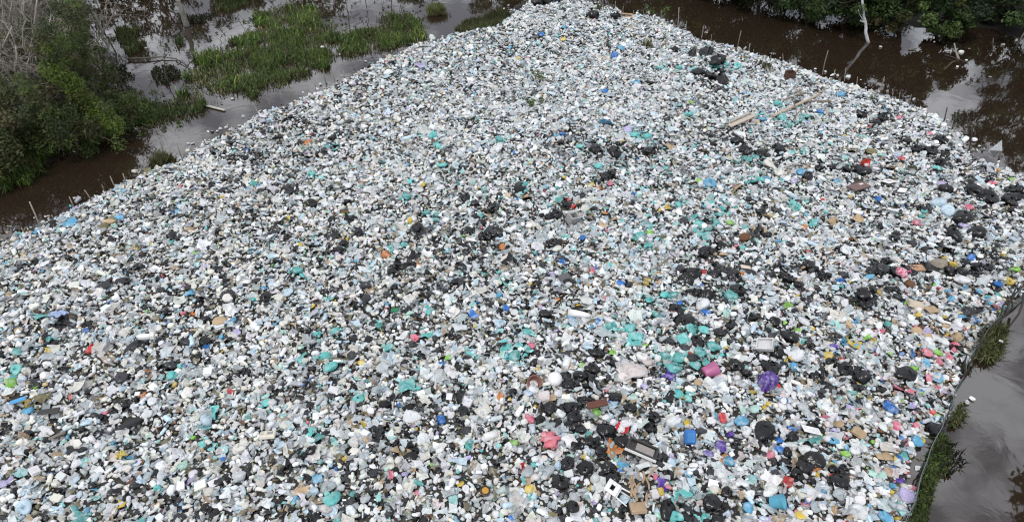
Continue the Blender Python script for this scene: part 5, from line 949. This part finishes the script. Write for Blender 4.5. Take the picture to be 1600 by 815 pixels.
# ------------------------------------------------------------------ seedlings, floating bits, driftwood
def seedling(u, v, h, seed, lab, n=160, ls=.11, z=None, col=GRN):
    p = on_raft(u, v)[0] if z is None else at(u, v, z); g = np.random.default_rng(seed); root = put('seedling', None, p, label=lab, cat='plant', group='seedlings sprouting from the raft'); root.empty_display_size = .1
    m = MB(); cen = []
    for k in range(4):
        e = np.array([g.normal(0, h * .28), g.normal(0, h * .2), h * g.uniform(.55, 1)]); limb(m, (0, 0, -.1), e, .014, .006, seed + k, .1, 4, 5); cen += [e, e * .7]
    put('stem', m.mesh('stem', M_BARK, True), parent=root, color=(.08, .09, .03))
    V, F, c = leaves(np.array(cen), np.full(8, h * .2), n, ls, seed, np.array(col) * 1.5); put('foliage', raw('foliage', V, F, M_LEAF, c, False), parent=root)
seedling(843, 134, .8, 1, 'bright leafy seedling standing in the far litter'); seedling(832, 171, .5, 2, 'low spreading seedling short of the bright leafy one', 140); seedling(1021, 32, .9, 3, 'leafy sprout on a stake at the tree side edge', 90, .12)
seedling(1489, 202, .7, 4, 'dark sprout among the dark stakes by the mirrored sky', 60, .14, 0.0, [(.012, .016, .008)]); seedling(1360, 158, .4, 5, 'small pale sprout near the tree side edge', 40, .1); seedling(845, 166, .35, 6, 'tiny green sprout beside the low spreading seedling', 60)
for k, (u, v, s, lab) in enumerate([(222, 183, .26, 'white foam scrap in the grass by the muddy bank'), (389, 141, .22, 'white foam scrap at the grass bed tip, outer of a pair'), (397, 142, .20, 'white foam scrap at the grass bed tip, inner of a pair'), (363, 154, .18, 'small white scrap floating off the pale plank'), (505, 82, .24, 'white foam scrap on the large grass bed'), (531, 85, .2, 'white scrap in the gap between the grass beds'), (420, 18, .22, 'white scrap among the dark water weed'),
    (163, 209, .14, 'tiny white scrap below the vine slope'), (23, 270, .16, 'tiny white scrap on the muddy bank'), (1502, 81, .30, 'white foam scrap beside the driftwood'), (1510, 94, .18, 'small white scrap in front of the driftwood'), (1567, 70, .26, 'white scrap under the tall dark tree'), (1511, 628, .17, 'white foam scrap floating beside the net'), (1519, 622, .18, 'pale foam scrap floating just beyond the other by the net'), (1376, 73, .2, 'small white scrap under the brighter green tree'), (220, 72, .3, 'pale scrap washed up among the dark grass tufts'), (228, 75, .2, 'small pale scrap next to the washed up one'), (1496, 104, .16, 'tiny white scrap off the driftwood'), (1547, 120, .16, 'tiny pale scrap in the dark channel'), (1557, 545, .13, 'small white scrap in the olive tuft outside the net')]):
    g = np.random.default_rng(k); V, F = block_low(800 + k); put('foam_scrap', raw('foam_scrap', V * s * .75, F, M_FOAM), at(u, v, .04) + (np.array([0, 0, .3]) if k in (0, 4, 19, 8) else 0), (0, 0, g.uniform(0, 6)), label=lab, cat='foam scrap', group='foam scraps in the water', color=(.78, .78, .76))
p = at(1553, 233, 0); put('foam_wedge', MB().add([(-.27, -.1, -.05), (.27, -.17, -.05), (.08, .22, -.05), (.17, .02, .42), (.12, -.04, .40), (-.05, -.10, .2)], [(0, 2, 1), (0, 1, 5), (1, 4, 5), (1, 3, 4), (1, 2, 3), (2, 0, 3), (0, 5, 3), (5, 4, 3)]).mesh('foam_wedge', M_FOAM), p, label='pale triangular foam wedge floating in the dark channel', cat='foam wedge', color=(.50, .54, .57))
A = at(318, 164, .05); Bq = at(351, 172, .06); d = Bq - A
put('floating_plank', MB().box((0, 0, 0), (np.linalg.norm(d), .13, .04), bev=.008).mesh('floating_plank', M_WOOD), (A + Bq) / 2, (0, 0, math.atan2(d[1], d[0])), label='pale plank floating at the edge of the darker grass bed', cat='plank', color=(.46, .44, .38))
def drift(pts, r, col, lab):
    P = np.array([at(u, v, z) for u, v, z in pts]); put('driftwood', MB().tube(P - P[0], np.linspace(r, r * .5, len(P)), 6).mesh('driftwood', M_BARK, True), P[0], label=lab, cat='driftwood', group='driftwood in the water', color=col)
drift([(198, 92, .1), (225, 91, .12), (252, 89, .1), (276, 92, .06)], .05, (.13, .12, .1), 'long dark branch floating across the flooded shallows'); drift([(240, 100, .05), (252, 95, .3), (262, 84, .35)], .025, (.06, .05, .045), 'forked dark twig rising off the long floating branch')
drift([(274, 92, .08), (288, 100, .08), (300, 110, .02)], .03, (.09, .08, .07), 'thin dark branch trailing from the long floating branch'); drift([(1498, 93, 0), (1494, 82, .25), (1491, 68, .7)], .07, (.34, .32, .28), 'pale stump of driftwood leaning up beside the foam scraps')
drift([(1476, 86, .05), (1490, 90, .06), (1512, 98, .03)], .04, (.08, .07, .06), 'dark root lying in front of the pale driftwood stump'); drift([(1584, 82, 0), (1592, 66, .8), (1600, 52, 1.4)], .06, (.26, .24, .2), 'leaning pale branch under the tall dark tree'); drift([(1551, 76, 0), (1552, 60, .6)], .03, (.24, .22, .19), 'short pale stick standing in the water by the tall dark tree')
drift([(1420, 78, .03), (1432, 76, .05)], .05, (.18, .16, .13), 'short brown log floating under the low rounded tree')
